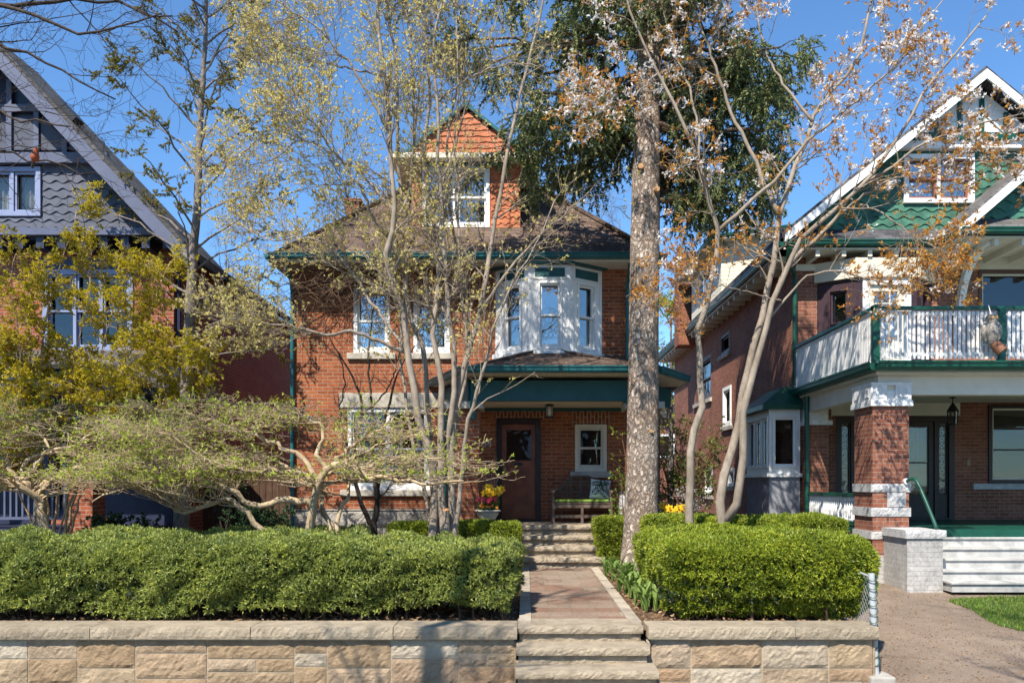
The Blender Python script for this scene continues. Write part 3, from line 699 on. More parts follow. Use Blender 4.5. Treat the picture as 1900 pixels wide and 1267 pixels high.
# ================================================================== THINGS ON THE MAIN PORCH
t = empty('porch_lantern', (.47, 15.9, 3.58), 'black cylindrical lantern hanging from the middle house porch ceiling above the steps', 'lantern')
one('cage', M_black, t, lambda m: (m.lathe([(.085, 3.80), (.085, 3.825), (.03, 3.84)], (.47, 15.9, 0), 16), m.lathe([(.085, 3.575), (.085, 3.60)], (.47, 15.9, 0), 16), [m.tube([(.47+.078*math.cos(a), 15.9+.078*math.sin(a), 3.6), (.47+.078*math.cos(a), 15.9+.078*math.sin(a), 3.8)], .006, 5) for a in np.arange(6)*1.047], m.tube([(.47, 15.9, 3.83), (.47, 15.9, 3.845)], .012, 6)))
one('glass_shade', paint('frosted_glass', (.7, .68, .6), .3, .05, 5), t, lambda m: m.lathe([(.06, 3.602), (.06, 3.798)], (.47, 15.9, 0), 14), smooth=True)
# bench
M_teak = paint('weathered_teak', (.13, .095, .075), .8, .35, 14, .5)
bx0, bx1, bcx = .52, 1.72, 1.12; by0, by1 = 15.95, 16.45
t = empty('garden_bench', (bcx, 16.2, PZ), 'weathered grey wooden bench with arched slatted back beside the front door', 'bench')
def top(x):
    k = abs(x-bcx)/((bx1-bx0)/2)
    return 2.42 if k < .22 else (2.42-.30*(.5-.5*math.cos(math.pi*min(1, (k-.22)/.62))) if k < .84 else 2.12)
def bback(m):
    xs = np.linspace(bx0+.03, bx1-.03, 40); P = [(x, by1+.03, top(x)) for x in xs]; m.tube(P, .032, 6)
    for z in np.arange(2.0, 2.40, .055):
        ok = [x for x in xs if top(x) > z+.02]
        if len(ok) > 2: m.box(ok[0], ok[-1], by1+.02, by1+.04, z, z+.026)
    for x in (bx0+.4, bcx, bx1-.4): m.box(x-.02, x+.02, by1+.012, by1+.046, 1.92, top(x)-.01)
one('backrest', M_teak, t, bback)
def bseat(m):
    for y in np.linspace(by0, by1-.06, 7): m.box(bx0+.04, bx1-.04, y, y+.052, 1.885, 1.91)
    m.box(bx0+.05, bx1-.05, by0+.012, by0+.04, 1.80, 1.882)
one('seat', M_teak, t, bseat)
for x in (bx0, bx1-.055):
    one('leg', M_teak, t, lambda m: m.box(x, x+.055, by0, by0+.055, PZ, 2.10)); one('leg', M_teak, t, lambda m: m.box(x, x+.055, by1, by1+.055, PZ, 2.13))
    def arm(m):
        m.box(x-.012, x+.067, by0-.01, by1, 2.115, 2.15); th = np.linspace(0, 5.2, 18); m.tube([(x+.028, by0-.0-.055*math.cos(a)*(1-a/9), 2.115+.055*math.sin(a)*(1-a/9)-.03) for a in th], .022, 6)
    one('armrest', M_teak, t, arm)
one('leg', M_teak, t, lambda m: m.box(bcx-.025, bcx+.025, by0+.013, by0+.06, PZ, 1.798))
one('stretcher', M_teak, t, lambda m: (m.box(bx0+.06, bx1-.06, by0+.02, by0+.05, 1.60, 1.66), m.box(bx0+.06, bx1-.06, by1+.01, by1+.04, 1.60, 1.66)))
tag(one('bench_cushion', paint('green_cushion_cloth', (.16, .27, .045), .9, .15, 8), None, lambda m: m.box(bx0+.07, bx1-.07, by0+.0, by1-.03, 1.913, 1.965), bevel=.02), 'flat lime green seat pad lying on the porch bench', 'cushion')
M_pilw = paint('white_canvas', (.70, .71, .70), .9, .06, 8)
def pillow_mesh(m, s=.2, th=.085, n=10):
    a = np.linspace(-1, 1, n+1); G = []
    for sg in (-1, 1):
        V = np.array([(x*s*(1-.07*(1-x*x)*0-.06*(1-abs(y)**2)*0-.05*(1-y*y)*abs(x)), sg*th*((1-x**4)*(1-y**4))**.6, y*s*(1-.05*(1-x*x)*abs(y))) for y in a for x in a])
        Q = [(j*(n+1)+i, j*(n+1)+i+1, (j+1)*(n+1)+i+1, (j+1)*(n+1)+i) for j in range(n) for i in range(n)]
        m.quads(V, Q if sg < 0 else [q[::-1] for q in Q])
pl = empty('throw_pillow', (1.50, 16.26, 2.165), 'white throw pillow printed with dark green palm leaves on the bench', 'pillow')
b_ = one('cover', M_pilw, None, pillow_mesh, smooth=True); b_.parent = pl
def prt(m):
    for (cx, cz, ang, L) in ((-.13, -.12, 50, .30), (.02, .19, -70, .28), (.17, -.16, 140, .30), (-.17, .08, 10, .2), (.16, .13, 200, .16)):
        a = R_(ang); d = np.array((math.cos(a), math.sin(a))); s = np.array((-d[1], d[0]))
        for k in range(7):
            c = np.array((cx, cz))+d*L*(k/7)
            for sg in (-1, 1):
                l = L*.38*(1-.5*abs(k/6-.4)); e = c+(d*.6+s*sg)*l*.8
                q = [c-d*.010, c+(e-c)*.5+d*.016, e, c+(e-c)*.5-d*.016]
                q = [np.clip(p, -.18, .18) for p in q]
                Y = lambda p: -.085*((1-(p[0]/.2)**4)*(1-(p[1]/.2)**4))**.6-.004
                m.poly([(p[0], Y(p), p[1]) for p in (q if sg > 0 else q[::-1])])
l_ = one('leaf_print', paint('printed_green', (.02, .075, .035), .9, .3, 9), None, prt); l_.parent = pl
pl.rotation_euler = (R_(-14), R_(6), R_(-4))
# planter with flowers
pc = (-.70, 14.93)
one('planter_plinth', M_coping, H, lambda m: m.box(-1.12, -.32, 14.66, 15.195, .6, PZ-.002), bevel=.01)
M_pot = paint('cast_stone_pot', (.46, .42, .33), .9, .25, 7, .5)
t = empty('planter_urn', (pc[0], pc[1], PZ), 'low pale stone urn planter full of spring flowers beside the brick pillar', 'planter')
one('bowl', M_pot, t, lambda m: m.lathe([(.14, 1.5), (.14, 1.53), (.09, 1.56), (.12, 1.60), (.19, 1.70), (.21, 1.76)], (*pc, 0), 24), smooth=True)
one('rim', M_pot, t, lambda m: m.lathe([(.215, 1.762), (.245, 1.765), (.25, 1.79), (.235, 1.80), (.19, 1.80)], (*pc, 0), 24), smooth=True)
one('potting_soil', M_soil, t, lambda m: m.lathe([(.187, 1.78), (.187, 1.795)], (*pc, 0), 20))
M_stemg = leafmat('stem_green', [(.05, .12, .03), (.09, .18, .04)], .2)
M_daff = leafmat('daffodil_yellow', [(.75, .50, .02), (.85, .60, .03), (.80, .42, .01)], .3)
M_tul = leafmat('tulip_pink', [(.78, .08, .20), (.85, .20, .32), (.75, .05, .12)], .4)
M_orange = leafmat('pansy_orange', [(.80, .22, .02), (.85, .30, .03)], .3)
def flower(kind, loc, h, seed, label, group, cat='flower'):
    r = np.random.default_rng(seed); root = empty(kind, loc, label, cat, group); x, y, z = loc
    lean = r.normal(size=2)*.05; tipp = np.array((x+lean[0], y+lean[1]-.02, z+h))
    def st(m):
        m.tube(catmull([(x, y, z), (x+lean[0]*.3, y+lean[1]*.3, z+h*.6), tipp], 6), .005, 5)
        for k in range(4 if kind != 'pansy' else 8):
            a = r.uniform(0, 6.28); d = np.array((math.cos(a)*.3, math.sin(a)*.3, 1)); hl = h*r.uniform(.55, .85)
            m.leaves(np.array([(x, y, z)]), d[None], hl, .02 if kind == 'daffodil' else .045, r)
    one('stem', M_stemg, root, st)
    def pet(m):
        if kind == 'daffodil':
            f = np.array((r.normal()*.4, -1, .1+r.normal()*.2)); f /= np.linalg.norm(f); u = np.cross(f, (0, 0, 1)); u /= np.linalg.norm(u); v = np.cross(u, f)
            for k in range(6):
                a = k*1.047+.3; d = u*math.cos(a)+v*math.sin(a); s = np.cross(f, d)
                m.quads([tipp, tipp+d*.042+s*.028, tipp+d*.084, tipp+d*.042-s*.028], [(0, 1, 2, 3)])
            m.tube([tipp, tipp+f*.03, tipp+f*.036], [.012, .016, .022], 8, caps=False)
        elif kind == 'tulip':
            for k in range(7):
                a = k*.9; d = np.array((math.cos(a)*.8, math.sin(a)*.8, 1)); s = np.array((-math.sin(a), math.cos(a), 0))
                m.quads([tipp, tipp+d*.034+s*.030, tipp+np.array((d[0]*.05, d[1]*.05, .080)), tipp+d*.034-s*.030], [(0, 1, 2, 3)])
        else:
            for k in range(5):
                a = k*1.257; d = np.array((math.cos(a), -.2, math.sin(a))); s = np.array((-math.sin(a), 0, math.cos(a)))
                m.quads([tipp, tipp+d*.016+s*.014, tipp+d*.03, tipp+d*.016-s*.014], [(0, 1, 2, 3)])
    one('petals', {'daffodil': M_daff, 'tulip': M_tul, 'pansy': M_orange}[kind], root, pet)
r = np.random.default_rng(77); k = 0
for i in range(16):
    flower('daffodil', (pc[0]+.07+r.uniform(-.10, .12), pc[1]+r.uniform(-.12, .1), 1.795), r.uniform(.28, .44), 100+i, 'yellow daffodil in bloom in the stone urn by the brick pillar', 'daffodils in the stone urn')
for i in range(11):
    flower('tulip', (pc[0]+(r.uniform(-.17, .02) if i < 8 else r.uniform(.1, .18)), pc[1]-.06+r.uniform(-.07, .05), 1.795), r.uniform(.10, .17), 200+i, 'pink tulip in bloom in the stone urn by the brick pillar', 'pink tulips in the stone urn')
for i in range(9):
    flower('pansy', (pc[0]+r.uniform(-.15, .14), pc[1]-.14+r.uniform(-.04, .03), 1.795), r.uniform(.05, .09), 300+i, 'small orange flower low in the stone urn by the brick pillar', 'orange flowers in the stone urn')
tw = empty('pussy_willow', (pc[0], pc[1], 1.795), 'spray of grey pussy willow twigs standing up behind the urn flowers', 'twigs')
rr = np.random.default_rng(9); S0 = np.tile(np.array((pc[0], pc[1]+.05, 1.8)), (16, 1)); Dd = nrm(rr.normal(size=(16, 3))*(.35, .2, .05)+(.1, 0, 1)); Pw = S0[:, None]+Dd[:, None]*np.linspace(0, .68, 6)[None, :, None]+rr.normal(size=(16, 6, 3))*.012
m = MB(); m.tubes(Pw, np.full((16, 6), .004), 4); m.build('twigs', bark('willow_twig', (.12, .06, .04), (.2, .12, .08)), tw)
S, T = along(Pw, 16, rr, .45, 1); m = MB(); m.leaves(S, T+rr.normal(size=S.shape)*.3, .028, .013, rr); m.build('catkins', leafmat('catkin_grey', [(.36, .33, .33), (.5, .47, .47)], .2), tw)
t = empty('grey_cabinet', (2.02, 16.3, PZ), 'narrow light grey cabinet standing on the porch right of the bench', 'cabinet')
one('body', paint('grey_enamel', (.36, .38, .40), .5, .1, 5), t, lambda m: m.box(1.87, 2.12, 16.1, 16.5, PZ, 2.12), bevel=.01)
one('door_panel', paint('pale_enamel', (.5, .52, .54), .5, .1, 5), t, lambda m: m.box(1.895, 2.095, 16.085, 16.097, PZ+.05, 2.08), bevel=.005)
for i, (x, y) in enumerate(((-.18, 16.62), (.02, 16.7))):
    t = tag(one('window_cushion', paint('cream_linen', (.62, .58, .46), .9, .1, 6), None, lambda m: (m.frame((-.10+i*.13, 16.62+i*.1, 5.17), (.7, -.7)), pillow_mesh(m, .15, .07))), ['cream cushion in the left pane of the upper bay window, in front', 'cream cushion in the left pane of the upper bay window, behind the other'][i], 'cushion')
tag(one('window_cushion', paint('cream_linen', (.62, .58, .46), .9, .1, 6), None, lambda m: (m.frame((1.08, 16.6, 5.17), (.7, .7)), pillow_mesh(m, .16, .07))), 'cream cushion standing in the right pane of the upper bay window', 'cushion')

# ================================================================== RIGHT HOUSE
RX, RY = 5.9, 17.6
G = empty('brick_house', (10, RY, .6), 'brown brick house with green shingled gable, white balcony and green trim, on the right', 'house')
M_stucco = paint('grey_stucco', (.27, .28, .31), .95, .25, 5, 1.)
sw_h = [(32-28.1, 32-25.7, 5.0, 6.42), (32-24.5, 32-23.4, 6.1, 6.72), (32-24.1, 32-23.15, 3.95, 5.1), (32-26.8, 32-25.5, 1.9, 2.8), (32-23.5, 32-22.8, 2.2, 2.72)]
def rwall(m):
    wall(m, (RX, 32, 0), (0, -1), 32-RY, .3, 7.45, sw_h, .14)
    hol = [(6.75-RX, 9.35-RX, 1.5, 3.75), (10.07-RX, 12.4-RX, 2.28, 4.0), (9.86-RX, 12.4-RX, 5.2, 6.92), (6.35-RX, 8.85-RX, 4.4, 6.88)]
    wall(m, (RX, RY, 0), (1, 0), 8.1, .3, 7.45, hol, .12)
    m.quads([(14, RY, .3), (14, 32, .3), (14, 32, 7.4), (14, RY, 7.4)], [(0, 1, 2, 3)]); m.quads([(RX, 32, .3), (14, 32, .3), (14, 32, 7.4), (RX, 32, 7.4)], [(0, 3, 2, 1)])
one('wall', M_brick_right, G, rwall)
M_brown = paint('brown_frame', (.11, .05, .035), .5, .2, 5)
SO, SU = (RX, 32, 0), (0, -1)
window(G, SO, SU, *sw_h[0], M_brown, 'double', .12, .06, M_glass, .12)
window(G, SO, SU, *sw_h[1], M_brown, 'plain', .1, .06, M_glass, .1)
window(G, SO, SU, *sw_h[2], M_white, 'plain', .1, .02, M_glass, .12, curtain='full')
window(G, SO, SU, *sw_h[3], M_white, 'double', .1, .06, M_glass, .12, curtain='full')
window(G, SO, SU, *sw_h[4], M_white, 'plain', .08, .02, M_glass, .1)
ax, az, sp = 9.69, 10.94, .815
def rslope(x): return az-abs(x-ax)*sp
def rroof(m):
    for s in (-1, 1):
        e = (ax+s*4.28, 17.0, az-4.28*sp); p = (ax, 17.0, az); m.prism([e, (e[0], e[1], e[2]+.12), (p[0], p[1], p[2]+.12), p], (0, 16, 0))
RR = one('roof', M_shingle_gray, G, rroof)
def rrake(m):
    for s in (-1, 1):
        e = (ax+s*4.24, 16.96, az-4.24*sp-.16); p = (ax, 16.96, az-.16); m.prism([e, (e[0], e[1], e[2]+.2), (p[0], p[1], p[2]+.2), p], (0, .045, 0))
one('bargeboard', M_white, RR, rrake)
def rsof(m):
    m.box(5.42, RX+.02, 17.0, 33, 7.19, 7.22)
    for y in np.arange(17.5, 32.5, .6): m.box(5.45, RX-.002, y, y+.09, 7.06, 7.19)
    m.box(5.42, 8.7, 16.95, RY-.005, 7.19, 7.221); m.box(8.7, 14.4, 16.15, RY-.005, 7.19, 7.221)
    for x in np.arange(6.1, 14, .55): m.box(x, x+.09, 16.99 if x < 8.7 else 16.2, RY-.004, 7.05, 7.19)
one('soffit', M_cream, G, rsof)
gutter(G, [(5.44, 33, 7.24), (5.44, 16.95, 7.24), (8.66, 16.95, 7.24), (8.66, 16.12, 7.24), (14.4, 16.12, 7.24)], M_green, h=.13, d=.12)
def gable_w(m): gable_hole(m, ax, az-.02, sp, 5.92, 13.46, RY, 7.4, (8.21, 9.74, 8.36, 9.42), .12)
GB = one('gable', M_scalegreen, G, gable_w)
m = MB(); scales(m, (ax, RY-.006, 0), (1, 0), 7.72, 9.66, lambda z: (-(az-z)/sp+.05, -1.51), .165, .035, .31, .03); scales(m, (ax, RY-.006, 0), (1, 0), 7.72, 9.66, lambda z: (.08, (az-z)/sp-.05), .165, .035, .31, .03); scales(m, (ax, RY-.006, 0), (1, 0), 7.72, 8.32, lambda z: (-1.505, .075), .165, .035, .31, .03)
m.build('scale_shingles', M_scalegreen, GB)
def skirt(m): m.prism([(5.5, 16.94, 7.36), (5.5, RY-.03, 7.80), (5.5, RY-.03, 7.74), (5.5, 16.98, 7.30)][::-1], (8.5, 0, 0))
one('skirt_roof', M_shingle_gray, G, skirt)
def pedi(m):
    zb = 9.78; k = (az-.12-zb)/sp; m.prism([(ax-k, RY-.22, zb), (ax+k, RY-.22, zb), (ax, RY-.22, az-.12)], (0, .2, 0))
PD = one('pediment', M_white, GB, pedi)
one('white_beam', M_white, GB, lambda m: m.box(ax-1.75, ax+1.75, RY-.20, RY-.01, 9.50, 9.655))
def timb(m):
    zb = 9.78; k = (az-.12-zb)/sp; y0, y1 = RY-.255, RY-.225
    m.box(ax-k-.1, ax+k+.1, y0-.01, y1, 9.66, zb+.03)
    for dx in (-.85, -.36, .11, .63): m.box(ax+dx-.05, ax+dx+.05, y0, y1, zb+.03, az-.14-abs(dx)*sp-.05)
one('half_timbering', M_green, PD, timb)
def diam(m):
    for dx in (-.34, .56): pass
    y = RY-.226
    for a, b in (((-.30, 9.83), (.05, 10.25)), ((.57, 9.83), (.17, 10.2)), ((-.80, 9.83), (-.42, 10.1))): m.bar((ax+a[0], y, a[1]), (ax+b[0], y, b[1]), .03, .05, up=(0, 1, 0))
one('brace', M_oldwhite, PD, diam)
window(G, (0, RY-.03, 0), (1, 0), 8.212, 9.738, 8.362, 9.418, M_white, 'doubles', .10, .0, M_glass, split=2, sash=paint('redbrown_sash', (.25, .09, .06), .5, .2, 6), curtain='full')
# bump-out gable on the right
bax, bz = 11.55, 9.86
def broof(m):
    for s in (-1, 1):
        e = (bax+s*2.95, 16.15, bz-2.95*.86); p = (bax, 16.15, bz); m.prism([e, (e[0], e[1], e[2]+.10), (p[0], p[1], p[2]+.10), p], (0, 2.4, 0))
BR = one('porch_gable_roof', M_shingle_lgray, G, broof)
def brake(m):
    for s in (-1, 1):
        e = (bax+s*2.9, 16.10, bz-2.9*.86-.16); p = (bax, 16.10, bz-.16); m.prism([e, (e[0], e[1], e[2]+.2), (p[0], p[1], p[2]+.2), p], (0, .045, 0))
one('bargeboard', M_white, BR, brake)
m = MB(); scales(m, (bax, 16.44, 0), (1, 0), 7.66, 9.7, lambda z: (-(bz-.1-z)/.86, (bz-.1-z)/.86), .165, .035, .31, .03); m.prism([(bax-2.6, 16.45, 7.4), (bax+2.6, 16.45, 7.4), (bax, 16.45, bz-.14)], (0, .2, 0)); m.build('scale_shingles', M_scalegreen, BR)
one('skirt_roof', M_shingle_lgray, BR, lambda m: m.prism([(8.7, 16.14, 7.37), (8.7, 16.43, 7.66), (8.7, 16.43, 7.60), (8.7, 16.16, 7.31)][::-1], (5.5, 0, 0)))
def bracket(m):
    th = np.linspace(0, 1, 16); c = np.stack((17.52-1.15*th**1.9-.04, 5.85+1.32*np.sin(th*np.pi/2)**1.0), 1)
    t = nrm(np.gradient(c, axis=0)); n = np.stack((-t[:, 1], t[:, 0]), 1); P = np.vstack((c+n*.07, (c-n*.07)[::-1]))
    m.prism([(9.32, y, z) for y, z in P], (.14, 0, 0))
one('bracket', M_white, G, bracket, bevel=.008)
# upper bay with balcony door
ub = [((6.36, RY), (7.0, 17.1)), ((7.0, 17.1), (8.28, 17.1)), ((8.28, 17.1), (8.84, RY))]
M_purple = paint('dark_plum_paint', (.045, .022, .030), .5, .25, 5)
UB = MB(); uh = []
for i, (p, q) in enumerate(ub):
    L = math.hypot(q[0]-p[0], q[1]-p[1]); u = ((q[0]-p[0])/L, (q[1]-p[1])/L)
    hole = (.22, L-.14, 5.0, 6.45) if i != 1 else (.17, 1.11, 4.4, 6.5); uh.append((p, u, hole, L)); wall(UB, (p[0], p[1], 0), u, L, 4.38, 6.62, [hole], .07)
UBO = UB.build('upper_bay', M_purple, G)
for i in (0, 2):
    p, u, h, L = uh[i]; window(G, (p[0], p[1], 0), u, *h, M_purple, 'double', .05, .03, M_glass_sky if i == 0 else M_glass)
p, u, h, L = uh[1]
BD = one('balcony_door', M_white, G, lambda m: (m.frame((p[0], p[1], 0), u), rectframe(m, h[0]-.04, h[1]+.04, h[2], h[3]+.12, .14, -.02, .06, .02)))
def bdl(m):
    m.frame((p[0], p[1], 0), u); a, b = h[0]+.105, h[1]-.105; rectframe(m, a, b, 4.42, 6.47, .12, .03, .065, .9)
    for x in np.linspace(a+.12, b-.12, 4)[1:-1]: m.box(x-.012, x+.012, .035, .06, 5.32, 6.35)
    for z in np.linspace(5.32, 6.35, 5)[1:-1]: m.box(a+.12, b-.12, .037, .058, z-.012, z+.012)
one('door_leaf', M_cream, BD, bdl)
one('door_pane', M_glass, BD, lambda m: (m.frame((p[0], p[1], 0), u), m.box(h[0]+.2, h[1]-.2, .066, .07, 5.3, 6.36)))
def ubeam(m):
    for p, u, h, L in uh: m.frame((p[0], p[1], 0), u).box(-.05, L+.05, -.07, .1, 6.63, 7.04)
    m.frame(); m.box(RX-.02, 6.36, RY-.04, RY+.05, 6.9, 7.04); m.box(8.9, 14, RY-.05, RY+.05, 6.93, 7.185)
one('frieze', M_cream, G, ubeam)
window(G, (0, RY, 0), (1, 0), 9.863, 12.397, 5.2, 6.917, M_brown, 'plain', .07, .03, M_glass_dim, sash=M_cream, curtain=None)
# balcony deck
def deck(m): m.box(5.82, 14, 13.38, RY-.005, 4.15, 4.30)
BK = one('balcony_deck', paint('deck_edge_paint', (.20, .26, .24), .7, .4, 8), G, deck)
gutter(G, [(5.80, RY-.02, 4.16), (5.80, 13.36, 4.16), (14, 13.36, 4.16)], M_green, h=.14, d=.13)
def rbeam(m):
    m.box(5.94, 14, 13.62, 13.82, 3.78, 4.10); m.box(5.94, 6.14, 13.83, RY-.01, 3.78, 4.10); m.box(5.86, 14, 13.5, 13.615, 4.10, 4.148); m.box(5.86, 5.96, 13.62, RY-.01, 4.101, 4.148)
one('porch_beam', M_cream, G, rbeam)
one('porch_ceiling', M_cream, G, lambda m: m.box(6.1, 14, 13.8, RY-.01, 4.04, 4.10))
RLG = one('balcony_railing', M_green, G, lambda m: (m.box(5.80, 14, 13.50, 13.60, 5.19, 5.245), m.box(5.80, 5.90, 13.61, RY-.01, 5.19, 5.245)))
for x in (5.80, 7.90, 10.1): one('railing_post', M_green, RLG, lambda m: m.box(x, x+.11, 13.47, 13.58, 4.30, 5.19 if x > 6 else 5.26), bevel=.006)
rg = np.random.default_rng(4)
def bal(m):
    for x in np.arange(5.95, 14, .076):
        if min(abs(x+.022-q-.055) for q in (5.80, 7.90, 10.1)) < .07: continue
        j = rg.normal()*.003; m.box(x+j, x+.046+j, 13.53+rg.normal()*.003, 13.55, 4.37+rg.normal()*.006, 5.17)
    for y in np.arange(13.66, RY-.05, .068): m.box(5.835, 5.855, y, y+.05, 4.36+rg.normal()*.006, 5.17)
    m.box(5.92, 14, 13.551, 13.585, 5.11, 5.17); m.box(5.92, 14, 13.551, 13.585, 4.42, 4.48); m.box(5.856, 5.885, 13.6, RY-.05, 4.42, 4.48); m.box(5.856, 5.885, 13.6, RY-.05, 5.11, 5.17)
one('balusters', M_oldwhite, RLG, bal)
# porch below
def rpill(m): m.box(5.84, 6.45, 13.6, 14.35, 1.08, 3.58)
RP = one('porch_pillar', M_brick_right, G, rpill)
def cap_(m):
    m.box(5.79, 6.50, 13.55, 14.40, 3.585, 3.68); m.box(5.85, 6.44, 13.61, 14.34, 3.681, 3.779)
    for a, b in ((5.81, 6.07), (6.22, 6.48)): m.box(a, b, 13.57, 14.38, 3.682, 3.93)
    m.box(5.83, 6.46, 13.60, 14.36, 3.78, 3.85); m.box(5.80, 6.49, 13.56, 14.39, 3.931, 3.98)
    for a in (5.87, 6.28): rectframe(m, a, a+.14, 3.73, 3.88, .02, 13.56, 13.569)
    for y0 in (13.60, 14.05): m.box(5.79, 5.80, y0+.06, y0+.2, 3.74, 3.87)
one('capital', M_oldwhite, RP, cap_)
M_wstone = stonemat('white_painted_stone', [(.50, .50, .49), (.58, .58, .57)], 6, .8, .03)
def bands(m):
    r = np.random.default_rng(3)
    for z0, z1 in ((2.14, 2.28), (1.73, 1.88), (1.35, 1.48)):
        rockface(m, 5.82, 6.47, z0, z1, 13.585, .02, r); m.box(5.81, 6.48, 13.586, 14.37, z0, z1)
    rockface(m, 6.08, 6.40, 1.89, 2.13, 13.592, .006, r)
one('stone_band', M_wstone, RP, bands)
M_wbrick = brick('white_painted_brick', (.50, .495, .47), (.46, .455, .435), (.40, .39, .37), ms=.004, stain=.45)
M_step = paint('worn_grey_step_paint', (.45, .445, .42), .85, .35, 5, .8)
one('painted_base', M_wbrick, RP, lambda m: m.box(5.83, 6.46, 13.59, 14.36, .3, 1.079))
RP2 = one('porch_pillar', M_brick_right, G, lambda m: m.box(5.91, 6.36, 16.95, RY-.01, .6, 3.50))
one('capital', M_oldwhite, RP2, lambda m: (m.box(5.86, 6.42, 16.89, RY-.005, 3.505, 3.60), m.box(5.92, 6.35, 16.95, RY-.008, 3.601, 3.85), rectframe(m, 6.06, 6.22, 3.65, 3.79, .02, 16.94, 16.951)))
one('porch_floor', M_green, G, lambda m: (m.box(5.85, 14, 13.9, RY-.005, 1.42, 1.50), m.box(6.65, 14, 13.75, 13.9, 1.36, 1.505)))
one('porch_base', M_wbrick, G, lambda m: m.box(5.92, 14, 14.36, RY-.01, .3, 1.415))
def bals(m):
    for y in np.arange(14.46, 16.9, .105):
        m.lathe([(.034, 1.60), (.034, 1.64), (.02, 1.66), (.042, 1.75), (.04, 1.80), (.018, 1.90), (.018, 1.96), (.034, 1.99), (.034, 2.05)], (5.93, y, 0), 8)
BL = one('porch_balustrade', M_green, G, lambda m: (m.box(5.87, 5.99, 14.36, 16.94, 2.05, 2.11), m.box(5.87, 5.99, 14.36, 16.94, 1.53, 1.60)))
one('balusters', M_oldwhite, BL, bals, smooth=True)
RS = one('porch_steps', M_step, G, lambda m: [m.box(6.62, 12, 12.55+.29*i, 13.9, .60+.155*i, .60+.155*(i+1)-.035) for i in range(5)])
one('tread', M_step, RS, lambda m: [m.box(6.60, 12.02, 12.52+.29*i, 12.88+.29*i, .60+.155*(i+1)-.034, .60+.155*(i+1)) for i in range(5)], bevel=.006)
CW = one('cheek_wall', M_wbrick, G, lambda m: m.box(6.02, 6.585, 12.75, 13.58, .3, 1.42))
m = MB(); r = np.random.default_rng(6); slab(m, 5.98, 6.62, 12.72, 13.58, 1.42, 1.55, r, .02); m.build('cap_stone', M_wstone, CW)
HR = one('handrail', M_green, G, lambda m: m.tube(catmull([(6.40, 13.57, 2.32), (6.42, 13.40, 2.36), (6.45, 13.28, 2.28), (6.55, 12.98, 1.70), (6.57, 12.92, 1.56)], 20), .03, 10), smooth=True)
one('flange', M_oldwhite, HR, lambda m: m.tube([(6.40, 13.6, 2.32), (6.40, 13.55, 2.32)], .055, 12))
# entrance
EN = one('door', M_darkwood, G, lambda m: (m.frame((0, RY, 0), (1, 0)), rectframe(m, 6.753, 9.347, 1.502, 3.747, .12, .0, .12, .03), m.box(7.10, 7.18, .02, .11, 1.53, 3.63), m.box(8.92, 9.0, .02, .11, 1.53, 3.63), m.box(8.0, 8.08, .02, .11, 1.53, 3.63)))
def eleaf(m):
    m.frame((0, RY, 0), (1, 0))
    for a, b in ((7.185, 7.995), (8.085, 8.915)):
        rectframe(m, a, b, 1.54, 3.625, .11, .05, .09, .5); m.box(a+.11, b-.11, .055, .085, 2.72, 2.75)
    for a, b in ((6.875, 7.095), (9.005, 9.225)): rectframe(m, a, b, 1.54, 3.625, .03, .05, .09, .5)
one('door_leaf', M_darkwood, EN, eleaf)
one('door_pane', M_glass_dim, EN, lambda m: (m.frame((0, RY, 0), (1, 0)), [m.box(a, b, .092, .098, 2.05, 3.6) for a, b in ((6.9, 7.07), (7.29, 7.89), (8.19, 8.81), (9.03, 9.2))]))
def lead(m):
    m.frame((0, RY, 0), (1, 0))
    for a, b in ((6.9, 7.07), (9.03, 9.2)):
        for z in np.arange(2.06, 3.55, .14):
            c = (a+b)/2; P = [(c+(b-a)*.42*math.cos(t), .088, z+.07+.07*math.sin(t)) for t in np.linspace(0, 6.28, 13)]; m.tube(P, .006, 4)
            m.bar((a, .09, z), (b, .09, z+.14), .007, .007); m.bar((b, .09, z), (a, .09, z+.14), .007, .007)
one('leaded_pattern', paint('lead_came', (.45, .46, .45), .4, .1, 9), EN, lead)
def ecurt(m):
    for a, b in ((7.25, 7.93), (8.15, 8.85)):
        xx = np.linspace(a, b, 50); yy = RY+.16+.015*np.sin(xx*70); V = [(x, y, z) for x, y in zip(xx, yy) for z in (2.1, 3.6)]; m.quads(V, [(2*j, 2*j+2, 2*j+3, 2*j+1) for j in range(49)])
one('door_curtain', M_curtain, EN, ecurt, smooth=True)
one('transom_panel', M_cream, G, lambda m: m.box(6.65, 9.45, RY-.03, RY+.03, 3.755, 4.03))
window(G, (0, RY, 0), (1, 0), 10.073, 12.397, 2.28, 3.997, M_darkwood, 'plain', .08, .02, M_glass_dim, .35, M_wstone, sash=M_cream)
one('transom_bars', M_darkwood, G, lambda m: (m.box(10.16, 12.31, RY+.03, RY+.07, 3.46, 3.50), m.box(10.16, 12.31, RY+.03, RY+.07, 3.0, 3.03)))
one('doorbell_plate', paint('brass_plate', (.30, .2, .07), .4, .2, 9), G, lambda m: m.box(9.60, 9.68, RY-.02, RY-.002, 2.66, 2.80), bevel=.004)
one('interior', M_interior, G, lambda m: (m.box(6.0, 13.9, 19.2, 19.3, .8, 7.3), m.box(6.0, 13.9, RY+.35, 31, 4.2, 4.3), m.box(6.0, 13.9, RY+.3, 31, 1.4, 1.48), m.box(6.0, 13.9, RY+.4, 31, 7.2, 7.3)))
